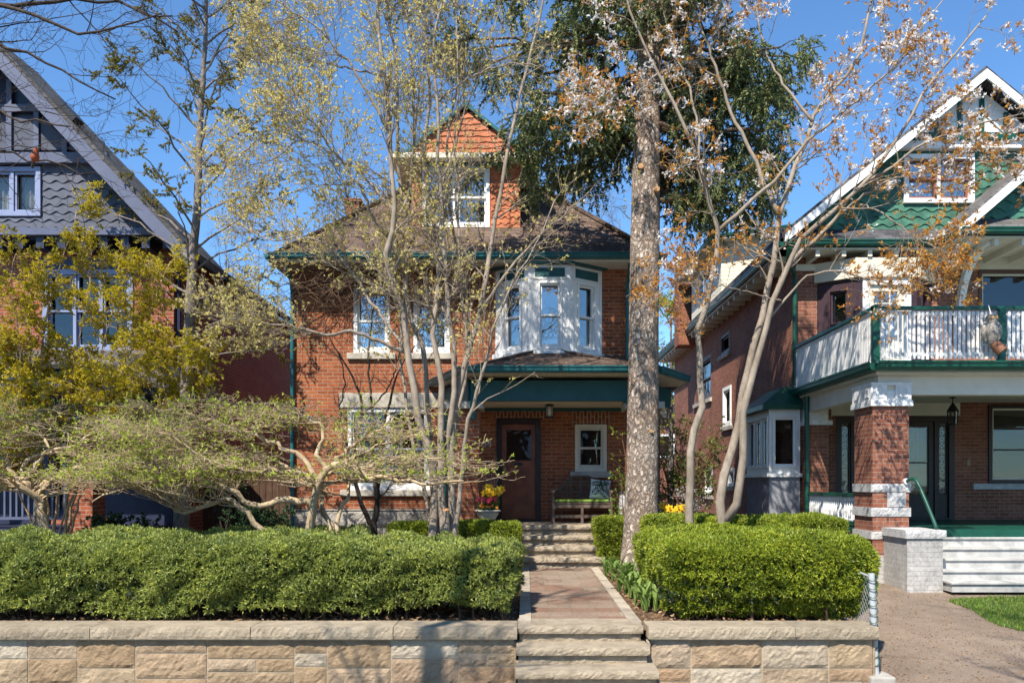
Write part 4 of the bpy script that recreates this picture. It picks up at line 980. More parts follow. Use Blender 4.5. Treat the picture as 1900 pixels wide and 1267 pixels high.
# ground floor bay on the side wall
sb = [((5.9, 19.5), (5.2, 19.0)), ((5.2, 19.0), (5.2, 17.25)), ((5.2, 17.25), (5.86, 17.25))]
SB = MB(); S2 = MB(); sh = []
for p, q in sb:
    L = math.hypot(q[0]-p[0], q[1]-p[1]); u = ((q[0]-p[0])/L, (q[1]-p[1])/L); hl = [(.06, L-.06, 2.62, 3.72)]; sh.append((p, u, L))
    wall(SB, (p[0], p[1], 0), u, L, 2.46, 3.95, hl, .06); wall(S2, (p[0], p[1], 0), u, L, .4, 2.46, [], .1)
SB.quads([(5.86, 17.25, 2.46), (5.86, 17.6, 2.46), (5.86, 17.6, 3.95), (5.86, 17.25, 3.95)], [(0, 1, 2, 3)])
SBO = SB.build('side_bay', M_white, G); S2.quads([(5.86, 17.25, .4), (5.86, 17.6, .4), (5.86, 17.6, 2.46), (5.86, 17.25, 2.46)], [(0, 1, 2, 3)]); S2.build('stucco_base', M_stucco, SBO)
one('sill_ledge', M_white, SBO, lambda m: [m.frame((p[0], p[1], 0), u).box(-.03, L+.03, -.06, .04, 2.42, 2.50) for p, u, L in sh])
for p, u, L in sh:
    if L > 1: window(G, (p[0], p[1], 0), u, .063, L-.063, 2.622, 3.718, M_white, 'plains', .03, .02, M_glass, split=3)
    else: window(G, (p[0], p[1], 0), u, .063, L-.063, 2.622, 3.718, M_white, 'plain', .03, .02, M_glass_dim)
def sbroof(m):
    E = [(5.85, 19.75, 3.96), (5.02, 19.1, 3.96), (5.02, 17.1, 3.96), (5.86, 17.1, 3.96)]; T = [(5.89, 19.3, 4.40), (5.6, 18.9, 4.38), (5.6, 17.6, 4.38), (5.89, 17.55, 4.38)]
    for i in range(3): m.poly([E[i], E[i+1], T[i+1], T[i]][::1])
    m.poly([E[3], (5.9, 17.58, 3.96), T[3]]); m.poly(T[::-1][::-1])
    m.prism([(5.85, 19.75, 3.955), (5.02, 19.1, 3.955), (5.02, 17.1, 3.955), (5.86, 17.1, 3.955)], (0, 0, -.10))
one('bay_roof', M_green, SBO, sbroof)
downspout(G, [(5.52, 16.9, 7.22), (5.56, 17.1, 6.95), (5.80, 17.45, 6.8), (5.83, 17.5, 6.5), (5.83, 17.5, 5.5), (5.83, 17.5, 4.4)], M_green, .05)
downspout(G, [(5.88, 16.9, 4.1), (5.88, 16.88, 3), (5.88, 16.88, 1.5), (5.88, 16.88, .8)], M_green, .05)
# side dormer and chimney
def sdorm(m):
    wall(m, (5.45, 26.5, 0), (0, -1), 4.0, 7.3, 9.0, [(1.2, 2.8, 8.0, 8.8)], .08); wall(m, (5.45, 22.5, 0), (1, 0), 3.0, 7.3, 9.15, [], .1)
M_clap = newmat('cream_clapboard')
def _cl():
    m, t, p, o = M_clap; uv = nd(t, 'UVMap'); sx = nd(t, 'SeparateXYZ'); t.links.new(uv.outputs[0], sx.inputs[0]); d = nd(t, 'Math', operation='DIVIDE'); t.links.new(sx.outputs[1], d.inputs[0]); d.inputs[1].default_value = .115
    f = nd(t, 'Math', operation='FRACT'); t.links.new(d.outputs[0], f.inputs[0]); r = ramp(t, [(0, (.16, .14, .10)), (.10, (.60, .55, .42)), (1, (.66, .61, .47))]); t.links.new(f.outputs[0], r.inputs[0]); t.links.new(r.outputs[0], p.inputs['Base Color']); p.inputs['Roughness'].default_value = .6
    iv = nd(t, 'Math', operation='SUBTRACT'); iv.inputs[0].default_value = 1; t.links.new(f.outputs[0], iv.inputs[1]); bump(t, p, iv.outputs[0], .9, .02); return m
M_clap = _cl()
SDM = one('side_dormer', M_clap, G, sdorm)
window(G, (5.45, 26.5, 0), (0, -1), 1.203, 2.797, 8.0, 8.797, M_cream, 'plain', .08, .03, M_glass_dim)
one('dormer_roof', M_cream, SDM, lambda m: m.prism([(5.1, 22.1, 8.92), (5.1, 22.1, 9.03), (8.5, 22.1, 9.5), (8.5, 22.1, 9.39)], (0, 4.8, 0)))
gutter(G, [(5.1, 26.9, 8.93), (5.1, 22.08, 8.93)], M_green, h=.11, d=.09); 
one('fascia', M_green, SDM, lambda m: m.prism([(5.1, 22.06, 8.99), (5.1, 22.06, 9.05), (8.5, 22.06, 9.52), (8.5, 22.06, 9.46)], (0, .035, 0)))
CM = one('chimney', M_brick_chim, RR, lambda m: (m.box(5.12, 5.74, 27.0, 27.8, 6.9, 9.75), m.box(5.07, 5.79, 26.95, 27.85, 9.76, 9.88), m.box(5.12, 5.74, 27.0, 27.8, 9.881, 10.0)))
# things of the right house
t = empty('porch_lantern', (9.0, 17.0, 3.58), 'black caged lantern hanging from the cream porch ceiling of the right house', 'lantern')
lx, ly = 8.72, 16.5
t['_loc'] = [lx, ly, 3.5]; t.location = (lx, ly, 3.5)
def lant(m):
    m.tube([(lx, ly, 4.04), (lx, ly, 3.88)], .010, 6); m.lathe([(.06, 4.02), (.06, 4.038)], (lx, ly, 0), 12); m.lathe([(.015, 3.93), (.06, 3.86), (.10, 3.79), (.12, 3.76), (.12, 3.745)], (lx, ly, 0), 8); m.lathe([(.10, 3.47), (.10, 3.495)], (lx, ly, 0), 8)
    for k in range(8): a = k*.785; m.tube([(lx+.105*math.cos(a), ly+.105*math.sin(a), 3.74), (lx+.093*math.cos(a), ly+.093*math.sin(a), 3.49)], .007, 5)
one('cage', M_black, t, lant)
one('glass_shade', M_glass_dim, t, lambda m: m.lathe([(.085, 3.497), (.095, 3.742)], (lx, ly, 0), 8))
ox, oy = 7.72, 13.40
t = empty('owl_decoy', (ox, oy, 4.45), 'mottled grey owl decoy hung on the white balcony rail, perched on a brown pot', 'owl decoy')
M_owl = newmat('owl_feathers')
def _owl():
    m, t_, p, o = M_owl; n = noise(t_, 60, 4, .7); r = ramp(t_, [(.35, (.06, .05, .045)), (.5, (.22, .20, .17)), (.65, (.5, .47, .42))]); t_.links.new(n.outputs[0], r.inputs[0]); t_.links.new(r.outputs[0], p.inputs['Base Color']); p.inputs['Roughness'].default_value = .7; return m
M_owl = _owl()
def owlb(m):
    k = 16; zs = np.linspace(0, 1, 15); prof = [(.02, 0), (.065, .06), (.10, .14), (.115, .22), (.11, .30), (.09, .36), (.088, .40), (.095, .45), (.085, .50), (.05, .53), (.02, .54)]
    m.lathe([(r*1., 4.55+z) for r, z in prof], (ox, oy, 0), 16)
one('body', M_owl, t, owlb, smooth=True)
one('ear_tuft', M_owl, t, lambda m: [m.tube([(ox+s*.05, oy-.03, 5.06), (ox+s*.085, oy-.03, 5.14)], [.025, .003], 6) for s in (-1, 1)])
one('eye', paint('amber_glass', (.7, .35, .03), .2, .1, 5), t, lambda m: [m.tube([(ox+s*.038, oy-.075, 5.02), (ox+s*.038, oy-.10, 5.02)], .02, 10) for s in (-1, 1)])
one('wing', M_owl, t, lambda m: [m.tube(catmull([(ox+s*.09, oy, 4.95), (ox+s*.125, oy-.01, 4.8), (ox+s*.085, oy+.0, 4.6)], 8), [.03, .045, .05, .05, .05, .045, .03, .01], 8) for s in (-1, 1)], smooth=True)
one('pot', paint('terracotta', (.20, .09, .05), .8, .3, 8), t, lambda m: m.tube([(ox+.03, oy-.02, 4.60), (ox+.14, oy-.08, 4.46)], [.075, .10], 14), smooth=False)
one('hanging_cord', M_oldwhite, t, lambda m: m.tube([(ox, oy, 5.08), (ox, oy+.08, 5.25)], .006, 5))
# chain link fence along the drive
FX = 3.80
t = empty('chain_link_fence', (FX, 8.7, .2), 'galvanised chain link fence with a leaning pipe post at the right end of the hedge', 'fence')
M_galv = paint('galvanised_pipe', (.42, .44, .45), .4, .2, 10)
one('post', M_galv, t, lambda m: m.tube([(FX-.02, 8.72, .22), (FX-.06, 8.74, 1.32)], .034, 12), smooth=False)
one('post', M_galv, t, lambda m: m.tube([(FX, 13.5, .55), (FX, 13.5, 1.6)], .034, 10))
one('footing', M_conc, t, lambda m: m.box(FX-.13, FX+.14, 8.58, 8.88, .05, .235), bevel=.02)
one('top_rail', M_galv, t, lambda m: m.tube([(FX-.06, 8.78, 1.28), (FX, 13.5, 1.55)], .012, 8))
def mesh_(m):
    segs = []; y0, y1, h = 8.80, 13.5, 1.0; s = .062
    for c in np.arange(y0-h, y1+h, s*1.25):
        for sg in (1, -1):
            a = (c, 0) if sg > 0 else (c, h); b = (c+h, h) if sg > 0 else (c+h, 0)
            lo = max(0, (y0-a[0])/h); hi = min(1, (y1-a[0])/h)
            if hi-lo < .03: continue
            P = [(FX-.03+.004*sg, a[0]+k*h, .27+.065*(a[0]+k*h-8.8)+(a[1]+(b[1]-a[1])*k)) for k in (lo, (lo+hi)/2, hi)]; segs.append(P)
    m.tubes(np.array(segs), np.full((len(segs), 3), .0028), 3)
one('wire_mesh', M_galv, t, mesh_)
th = np.linspace(0, 11*6.283, 160); hz = .30+1.0*th/th[-1]
one('tie_wire', M_green, t, lambda m: m.tube(np.stack((FX-.02-.04*(hz-.22)/1.1+.042*np.cos(th), 8.72+.042*np.sin(th), hz+.03*np.sin(th)), 1), .005, 5))

# ================================================================== LEFT HOUSE
LY = 16.5
K = empty('brick_house', (-10.5, LY, .7), 'red brick house with slate blue half timbered gable and dark porch, on the left', 'house')
lax, laz, lsp = -10.5, 10.95, 1.06; lxr = -7.18
def lwall(m):
    wall(m, (-13.9, LY, 0), (1, 0), lxr+13.9, .3, 7.1, [(4.05, 5.90, 4.95, 6.65), (4.2, 5.4, 1.6, 3.8)], .12)
    wall(m, (lxr, LY, 0), (0, 1), 9.5, .3, 7.1, [], .1)
    m.quads([(-13.9, LY, .3), (-13.9, 26, .3), (-13.9, 26, 7.1), (-13.9, LY, 7.1)], [(0, 3, 2, 1)]); m.quads([(-13.9, 26, .3), (lxr, 26, .3), (lxr, 26, 7.1), (-13.9, 26, 7.1)], [(0, 3, 2, 1)])
one('wall', M_brick_left, K, lwall)
def lroof(m):
    for s in (-1, 1):
        e = (lax+s*4.05, 15.55, laz-4.05*lsp); p = (lax, 15.55, laz); m.prism([e, (e[0], e[1], e[2]+.16), (p[0], p[1], p[2]+.16), p], (0, 1.9, 0))
    m.prism([(-6.75, 16.2, 6.92), (-6.75, 16.2, 7.04), (-10.5, 16.2, 9.3), (-10.5, 16.2, 9.18)], (0, 10.3, 0)); m.prism([(-14.25, 16.2, 6.92), (-14.25, 16.2, 7.04), (-10.5, 16.2, 9.3), (-10.5, 16.2, 9.18)], (0, 10.3, 0))
LRF = one('roof', M_shingle_lgray, K, lroof)
def lrake(m):
    for s in (-1, 1):
        e = (lax+s*4.1, 15.49, laz-4.1*lsp-.28); p = (lax, 15.49, laz-.28); m.prism([e, (e[0], e[1], e[2]+.34), (p[0], p[1], p[2]+.34), p], (0, .055, 0))
one('bargeboard', M_bluegrey, LRF, lrake)
def lsof(m):
    for s in (-1, 1):
        e = (lax+s*4.0, 15.56, laz-4.0*lsp-.05); p = (lax, 15.56, laz-.05); m.prism([e, (e[0], e[1], e[2]+.03), (p[0], p[1], p[2]+.03), p], (0, .6, 0))
one('rake_soffit', M_navy, LRF, lsof)
one('roof_vent', M_black, LRF, lambda m: m.bar((lax+1.35, 15.8, laz-1.35*lsp+.23), (lax+1.75, 15.8, laz-1.75*lsp+.23), .3, .14))
LG = one('gable', M_navy, K, lambda m: gable_hole(m, lax, laz-.03, lsp, lax-3.57, lax+3.57, 16.15, 7.15, (lax-.30, lax+.85, 7.6, 8.58), .12))
m = MB()
for a, b in ((-4, lax+0-.1-lax), (.9, 4)): pass
scales(m, (lax, 16.13, 0), (1, 0), 7.36, 8.62, lambda z: (.88, (laz-z)/lsp-.06), .155, .032, .27, .03); scales(m, (lax, 16.13, 0), (1, 0), 7.36, 8.62, lambda z: (-(laz-z)/lsp+.06, -.35), .155, .032, .27, .03); scales(m, (lax, 16.13, 0), (1, 0), 7.36, 7.6, lambda z: (-.34, .875), .155, .032, .27, .03)
m.build('scale_shingles', M_scaleblue, LG)
def lpan(m):
    for x0, x1 in ((-.35, .18), (.30, .72), (.84, 1.28), (1.4, 1.85)):
        t0 = min(laz-(abs(x0))*lsp, laz-abs(x1)*lsp)-.35
        if x0 < 1: m.prism([(lax+x0, 16.10, 8.92), (lax+x1, 16.10, 8.92), (lax+x1, 16.10, 8.95+(.25 if x0 > .5 else .55)), (lax+x0, 16.10, 8.95+(.62 if x0 > .1 else .35))], (0, .045, 0))
        else: m.prism([(lax+x0, 16.10, 8.92), (lax+x1, 16.10, 8.92), (lax+x0, 16.10, 9.2)], (0, .045, 0))
one('stucco_panel', M_scaleblue, LG, lpan)
def ltim(m):
    m.box(lax-2.2, lax+2.2, 16.02, 16.14, 8.68, 8.84); m.box(lax-2.25, lax+2.25, 15.98, 16.14, 8.62, 8.67)
    for x in (-.45, .24, .78, 1.34): m.box(lax+x-.05, lax+x+.05, 16.05, 16.095, 8.842, laz-abs(x)*lsp-.4)
    m.box(lax-1.0, lax+1.0, 16.04, 16.09, 9.66, 9.80)
one('half_timbering', M_bluegrey, LG, ltim)
one('base_cornice', M_bluegrey, LG, lambda m: (m.box(lax-3.8, lax+3.6, 16.02, 16.3, 7.22, 7.35), m.box(lax-3.8, lax+3.5, 15.96, 16.1, 7.19, 7.215)))
for x in np.arange(-13.5, -7.0, .42): one('corbel', M_navy, K, lambda m: m.box(x, x+.16, 16.05, LY-.004, 6.95, 7.18))
window(K, (0, 16.12, 0), (1, 0), lax-.298, lax+.848, 7.602, 8.578, M_lightblue, 'casements', .09, .01, M_glass_dim, split=2, curtain='full')
one('window_head', M_navy, K, lambda m: m.box(-9.90, -8.0, LY-.06, LY+.02, 6.655, 6.85)); one('window_sill', M_navy, K, lambda m: m.box(-9.95, -7.92, LY-.14, LY+.05, 4.80, 4.93))
window(K, (0, LY, 0), (1, 0), -9.847, -8.003, 4.953, 6.647, M_lightblue, 'doubles', .11, .02, M_glass_dim, split=3)
downspout(K, [(lxr-.0+.05, LY+.12, 7.0), (lxr+.06, LY+.12, 4), (lxr+.06, LY+.12, .9)], M_navy, .05)
def lproof(m):
    m.prism([(-14, 14.6, 4.44), (-14, LY-.01, 5.0), (-14, LY-.01, 4.92), (-14, 14.65, 4.36)][::-1], (6.5, 0, 0)); m.prism([(-7.49, 14.6, 4.44), (-6.65, 14.9, 4.05), (-6.65, LY, 4.05), (-7.49, LY-.01, 5.0)], (0, 0, -.07))
one('porch_roof', M_shingle_lgray, K, lproof)
one('porch_beam', M_navy, K, lambda m: (m.box(-14, -7.3, 14.75, 14.95, 4.0, 4.34), m.box(-7.3, -7.1, 14.75, LY-.01, 3.95, 4.2), m.box(-14, -7.3, 14.96, LY-.01, 4.28, 4.33)))
for x in (-8.05, -11.2):
    c = one('porch_column', M_navy, K, lambda m: m.lathe([(.15, 2.42), (.15, 2.5), (.115, 2.54), (.12, 3.1), (.10, 3.82), (.14, 3.88), (.14, 3.99)], (x, 14.85, 0), 16))
    one('pier', M_brick_left, K, lambda m: m.box(x-.22, x+.22, 14.63, 15.07, .5, 2.36)); one('pier_cap', M_navy, K, lambda m: m.box(x-.26, x+.26, 14.59, 15.11, 2.362, 2.418))
def lrail(m):
    m.box(-10.95, -8.3, 14.82, 14.88, 2.30, 2.36); m.box(-10.95, -8.3, 14.82, 14.88, 1.62, 1.67)
    for x in np.arange(-10.9, -8.3, .11): m.box(x, x+.035, 14.835, 14.865, 1.671, 2.299)
one('porch_railing', M_bluegrey, K, lrail)
one('porch_shade_wall', M_navy, K, lambda m: (m.box(-13.9, -9.705, LY-.05, LY-.003, 1.46, 4.27), m.box(-8.495, -7.19, LY-.05, LY-.003, .6, 4.27), m.box(-9.70, -8.50, LY-.05, LY-.003, 3.80, 4.27)))  # dark boards added over the brick, porch shade put into their colour
one('porch_floor', M_navy, K, lambda m: m.box(-14, -7.2, 14.7, LY-.01, .5, 1.45))
window(K, (0, LY, 0), (1, 0), -9.697, -8.503, 1.603, 3.797, M_navy, 'double', .1, .02, M_glass_dim)
one('porch_step', M_navy, K, lambda m: [m.box(-7.75, -6.7, 14.9-.3*i+.0, 15.2-.3*i, .5, 1.25-.2*i) for i in range(3)])
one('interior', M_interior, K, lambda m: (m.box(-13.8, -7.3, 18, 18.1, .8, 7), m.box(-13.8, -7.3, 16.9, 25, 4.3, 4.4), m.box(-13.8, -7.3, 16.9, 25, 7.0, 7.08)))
# board fence between the houses
M_board = bark('fence_board_wood', (.05, .028, .018), (.13, .08, .055), 6, .15, .5, .01)
t = empty('board_fence', (-6.5, 18, .8), 'tall weathered brown board fence closing the gap left of the middle house', 'fence')
one('boards', M_board, t, lambda m: [m.box(x, x+.135, 18+.008*(i % 2), 18.025+.008*(i % 2), .6, 2.45+.012*math.sin(i*2.3)) for i, x in enumerate(np.arange(-9.4, -4.95, .145))])
one('fence_post', paint('grey_post', (.30, .31, .33), .8, .2, 6), t, lambda m: m.box(-8.40, -8.28, 17.86, 17.97, .6, 2.62))
one('fence_rail', M_board, t, lambda m: m.box(-9.4, -4.95, 18.034, 18.08, 2.2, 2.29))

# ================================================================== HEDGES
def hedge(name, label, x0, x1, y0, y1, z0, z1, rad, seed, dens, mat, taper=0., amp=.05, size=.05, under=.12, openings=.25, blades=6):
    rng = np.random.default_rng(seed); root = empty(name, ((x0+x1)/2, (y0+y1)/2, z0), label, 'hedge')
    nA, nB, nC = SinNoise(seed, 1.8), SinNoise(seed+1, 6.), SinNoise(seed+2, 15.)
    def pts(N):
        lx, ly, lz = x1-x0, y1-y0, z1-z0; area = np.array((lx*lz, lx*ly, ly*lz, ly*lz, lx*lz*.35)); f = rng.choice(5, N, p=area/area.sum())
        a, b = rng.random(N), rng.random(N); P = np.empty((N, 3))
        P[:, 0] = np.where(f == 2, x0, np.where(f == 3, x1, x0+a*lx)); P[:, 1] = np.where(f == 0, y0, np.where(f == 4, y1, y0+np.where(f == 1, b, a)*ly)); P[:, 2] = np.where(f == 1, z1, z0+b*lz)
        Cc = np.stack((np.clip(P[:, 0], x0+rad, x1-rad), np.clip(P[:, 1], y0+rad, y1-rad), np.clip(P[:, 2], z0-1, z1-rad)), 1); n = nrm(P-Cc)
        Q = Cc+n*rad
        h = (Q[:, 2]-z0)/lz                       # narrower towards the ground
        cx, cy = (x0+x1)/2, (y0+y1)/2
        Q[:, 0] -= np.sign(Q[:, 0]-cx)*taper*np.clip(1-h, 0, 1)**1.5*(np.abs(Q[:, 0]-cx)/(lx/2))**6; Q[:, 1] -= np.sign(Q[:, 1]-cy)*taper*np.clip(1-h, 0, 1)**1.5*(np.abs(Q[:, 1]-cy)/(ly/2))**3
        d = amp*1.4*nA(Q)+amp*1.5*nB(Q)+amp*1.0*nC(Q)
        return Q+n*d[:, None], n, h, nB(Q*1.3), nC(Q*.8)
    area = (x1-x0)*(z1-z0)*1.35+(x1-x0)*(y1-y0)+2*(y1-y0)*(z1-z0)
    N = int(area*dens); Q, n, h, q1, q2 = pts(N)
    low = under*(1+1.2*nA(Q*1.7)+.8*nB(Q))/(z1-z0)
    keep = (h > low) & ~((q2+.6*q1 > .95-openings*np.clip(.9-h, 0, 1)) & (rng.random(N) < .9))
    Q, n = Q[keep], n[keep]; Q -= n*(rng.random((len(Q), 1))**2*.13)
    m = MB(); D = nrm(n+np.array((0, -.05, .30))+rng.normal(size=n.shape)*.45); spray(m, Q, D, blades, rng, size, size*.25, .9, .1)
    m.build('foliage', mat, root)
    # inner twigs
    k = int((x1-x0)*(y1-y0)*9)+6; S = np.stack((rng.uniform(x0+rad*.8, x1-rad*.8, k), rng.uniform(y0+rad*.7, y1-rad*.7, k), np.full(k, z0-.05)), 1)
    t = np.linspace(0, 1, 6)[None, :, None]; E = S+np.stack((rng.normal(size=k)*.14, rng.normal(size=k)*.14, np.full(k, (z1-z0)*.82)), 1)
    P = S[:, None]*(1-t)+E[:, None]*t+rng.normal(size=(k, 6, 3))*.018; P[:, 0] = S
    R = np.linspace(.016, .006, 6)[None]*rng.uniform(.7, 1.4, (k, 1)); P2, R2 = sprout(P, R, 9, rng, .15, 1, (35, 75), .32, 5, .2, (0, 0, .06), .6)
    m = MB(); m.tubes(P, R, 5); m.tubes(P2, R2, 3); m.build('twigs', M_hbark, root)
    # the deep inside: dark sprays that block light, inner shade put into their colour
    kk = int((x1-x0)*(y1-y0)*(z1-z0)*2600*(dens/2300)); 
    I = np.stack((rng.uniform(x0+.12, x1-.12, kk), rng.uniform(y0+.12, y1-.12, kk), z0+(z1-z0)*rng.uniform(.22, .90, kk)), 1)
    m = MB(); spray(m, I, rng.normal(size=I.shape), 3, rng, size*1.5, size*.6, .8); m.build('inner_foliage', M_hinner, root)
    return root
M_hbark = bark('yew_twig_bark', (.07, .04, .03), (.16, .10, .07), 14)
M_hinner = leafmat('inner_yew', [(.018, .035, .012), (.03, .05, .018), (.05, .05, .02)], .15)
M_yewL = leafmat('yew_blue_green', [(.13, .175, .06), (.21, .265, .085), (.30, .36, .10), (.39, .44, .10), (.50, .51, .11)], .3, .45, .4, 2.2)
M_yewR = leafmat('yew_yellow_green', [(.10, .16, .02), (.17, .24, .026), (.26, .33, .035), (.36, .42, .04), (.46, .46, .06)], .3, .45, .4, 2.2)
hedge('clipped_hedge', 'long clipped green yew hedge on top of the left garden wall', -7.2, -.03, 9.05, 10.75, .74, 1.58, .24, 31, 1750, M_yewL, .10, .10, .050, .12, .6, 10)
hedge('clipped_hedge', 'rounded yellow green yew hedge on top of the right garden wall', 1.50, 4.06, 8.98, 11.6, .74, 1.64, .30, 32, 2000, M_yewR, .24, .075, .048, .04, .3, 10)
hedge('clipped_hedge', 'low square end of hedge left of the upper stone steps, before the planter urn', -2.3, -.10, 13.3, 13.9, .78, 1.62, .09, 33, 2300, M_yewR, .04, .03, .05, .05, .12)
hedge('clipped_hedge', 'narrow upright hedge between the upper stone steps and the big trunk', 1.26, 1.85, 14.3, 15.0, .78, 1.66, .10, 34, 2300, M_yewR, .06, .03, .05, .10, .3)
hedge('clipped_hedge', 'low dark hedge behind the big trunk and the two grey stems on the right', 1.95, 5.2, 12.9, 13.6, .75, 1.74, .12, 35, 2000, M_yewR, .05, .05, .05, .05, .12)
hedge('clipped_hedge', 'green hedge further back behind the low spreading trees, left of the house steps', -6.6, -2.4, 11.8, 12.5, .75, 1.56, .14, 36, 1500, M_yewL, .05, .07, .055, .05, .2)

# ================================================================== TREES AND SHRUBS
M_bark_grey = bark('smooth_grey_bark', (.21, .17, .13), (.38, .32, .255), 6, .35, .35, .012)
M_bark_dark = bark('dark_twig_bark', (.035, .028, .024), (.09, .07, .055), 8, .4, .4, .01)
M_bark_tan = bark('tan_branch_bark', (.32, .235, .14), (.56, .44, .28), 9, .5, .5, .012)
M_bark_hem = bark('hemlock_bark', (.12, .10, .085), (.30, .26, .22), 6, .6, .5, .015)
M_twig_grey = bark('grey_twig_bark', (.20, .16, .12), (.38, .31, .23), 9, .4, .3, .008)

def spruce_bark():
    m, t, p, o = newmat('spruce_bark'); g = nd(t, 'NewGeometry'); mp = nd(t, 'Mapping'); mp.inputs['Scale'].default_value = (1, 1, .55); t.links.new(g.outputs['Position'], mp.inputs[0])
    v = nd(t, 'TexVoronoi', feature='DISTANCE_TO_EDGE'); v.inputs['Scale'].default_value = 17; n0 = noise(t, 14, 4, .7, mp.outputs[0])
    mx = nd(t, 'MixRGB'); mx.inputs[0].default_value = .12; t.links.new(mp.outputs[0], mx.inputs[1]); t.links.new(n0.outputs[1], mx.inputs[2]); t.links.new(mx.outputs[0], v.inputs['Vector'])
    v2 = nd(t, 'TexVoronoi'); v2.inputs['Scale'].default_value = 17; t.links.new(mx.outputs[0], v2.inputs['Vector'])
    r = ramp(t, [(0, (.21, .16, .125)), (.12, (.40, .335, .275)), (.35, (.54, .475, .41))]); t.links.new(v.outputs['Distance'], r.inputs[0])
    n = noise(t, 1.7, 8, .75); r2 = ramp(t, [(.3, (.62, .57, .53)), (.42, (.97, .86, .78)), (.52, (1.04, 1.02, 1.)), (.72, (1.2, 1.2, 1.18))]); t.links.new(n.outputs[0], r2.inputs[0]); c = mul(t, r.outputs[0], r2.outputs[0])
    r3 = ramp(t, [(.2, (.75,)*3), (.8, (1.15,)*3)]); t.links.new(v2.outputs['Color'], r3.inputs[0]); c = mul(t, c, r3.outputs[0])
    t.links.new(c, p.inputs['Base Color']); p.inputs['Roughness'].default_value = .95; p.inputs['Specular IOR Level'].default_value = .15
    r4 = ramp(t, [(0, (0, 0, 0)), (.3, (1, 1, 1))]); t.links.new(v.outputs['Distance'], r4.inputs[0]); b1 = bump(t, p, r4.outputs[0], .9, .03); n5 = noise(t, 60, 5, .7); bump(t, p, n5.outputs[0], .5, .015, b1); return m
M_spruce = spruce_bark()

# ---- the big spruce
rng = np.random.default_rng(41)
SY = 13.9
SP = empty('spruce_tree', (X_(1187, SY), SY, .77), 'tall spruce with a thick bare scaly grey trunk and drooping dark needles beside the path', 'tree')
tl = pxline([(1184, 1078), (1187, 1030), (1190, 930), (1193, 760), (1195, 560), (1198, 380), (1202, 180), (1208, -40), (1212, -300), (1214, -620)], SY)
tp_ = catmull(tl, 90); rad = np.interp(tp_[:, 2], [.5, .9, 1.3, 2.2, 4, 7, 10, 13, 16.5], [.42, .345, .305, .275, .262, .245, .20, .14, .05])
a = np.linspace(0, 2*np.pi, 40, endpoint=False); nb = SinNoise(5, 3.); nb2 = SinNoise(6, 22.)
V = []
for p, r in zip(tp_, rad):
    ring = np.stack((p[0]+r*np.cos(a), p[1]+r*np.sin(a), np.full(40, p[2])), 1); fl = 1+.05*nb(ring)+.018*nb2(ring)+(.16*max(0, 1.25-p[2]))*np.cos(a*5+1)*.5; V.append(np.stack((p[0]+r*fl*np.cos(a), p[1]+r*fl*np.sin(a), np.full(40, p[2])), 1))
m = MB(); n = len(tp_); m.quads(np.vstack(V), [(j*40+i, j*40+(i+1) % 40, (j+1)*40+(i+1) % 40, (j+1)*40+i) for j in range(n-1) for i in range(40)])
TRK = m.build('trunk', M_spruce, SP, smooth=True)
def knots(m):
    for px, py, r in ((1189, 311, .045), (1216, 353, .045), (1180, 640, .02), (1205, 800, .03)):
        p = at(px, py, SY-.2); m.tube([p+(0, .1, 0), p+(-.01 if px < 1200 else .02, -.075, 0)], [r*1.25, r], 12)
one('cut_branch_stub', paint('cut_wood', (.46, .27, .12), .8, .35, 20, .4), TRK, knots)
def limb(z, az, L, droop, r0, n=12):
    c = np.array([np.interp(z, tp_[:, 2], tp_[:, 0]), SY]); t = np.linspace(0, 1, n); d = np.array((math.cos(az), math.sin(az)))
    return np.stack((c[0]+d[0]*L*t, c[1]+d[1]*L*t, z+L*(.10*t-droop*t**1.25+droop*.55*t**3)), 1)+np.vstack((np.zeros(3), rng.normal(size=(n-1, 3))*.035)), np.linspace(r0, .008, n)
L1, Rr = [], []
zs = np.concatenate((np.linspace(8.4, 10.6, 20), np.linspace(10.7, 15.8, 26)))
for i, z in enumerate(zs):
    az = i*2.39996+rng.normal()*.25; L = np.interp(z, [7, 9.5, 12, 16.5], [2.0, 2.7, 2.7, .8])*rng.uniform(.75, 1.15)*(1-.62*max(0, -math.sin(az+.45))**.6)
    if math.sin(az) < -.35 and z < 10.4: continue
    if z > 10.7: L *= 1-.55*max(0, -math.cos(az))
    L1.append(limb(z, az, L, rng.uniform(.35, .62), .045 if z > 8 else .05))
for z, az, L, dr in ((10.2, 3.0, 3.8, .30), (9.9, 3.35, 3.3, .36), (8.7, 3.02, 2.6, .60), (10.4, 2.7, 4.4, .24), (9.3, 2.85, 2.6, .55), (8.8, .35, 2.6, .42), (9.2, -.25, 2.5, .42), (8.0, .0, 2.4, .40), (7.7, .3, 2.4, .36), (8.9, 1.0, 2.4, .4), (9.0, 3.0, 1.9, .62), (9.35, 3.25, 2.4, .55), (8.7, 2.7, 2.2, .60), (9.9, 2.9, 2.9, .42), (10.6, 3.2, 4.6, .16), (8.5, 2.35, 2.9, .52), (7.7, -.25, 2.2, .42), (8.4, .2, 2.5, .42), (7.2, .05, 1.9, .30), (7.4, .5, 2.2, .28), (9.0, -.1, 2.5, .38), (9.8, .15, 2.6, .42), (9.3, .6, 2.5, .45), (8.1, .9, 2.3, .40), (9.6, -.5, 2.4, .5), (10.2, -2.2, 1.2, .35), (10.3, -1.3, 1.1, .3)):
    L1.append(limb(z, az, L, dr, .055))
P1 = np.stack([l[0] for l in L1]); R1 = np.stack([l[1] for l in L1])
P2, R2 = sprout(P1, R1, 18, rng, .15, 1., (40, 75), .78, 7, .10, (0, 0, -.10), .45, .3, flat=(1, 1, .25), taper=.45)
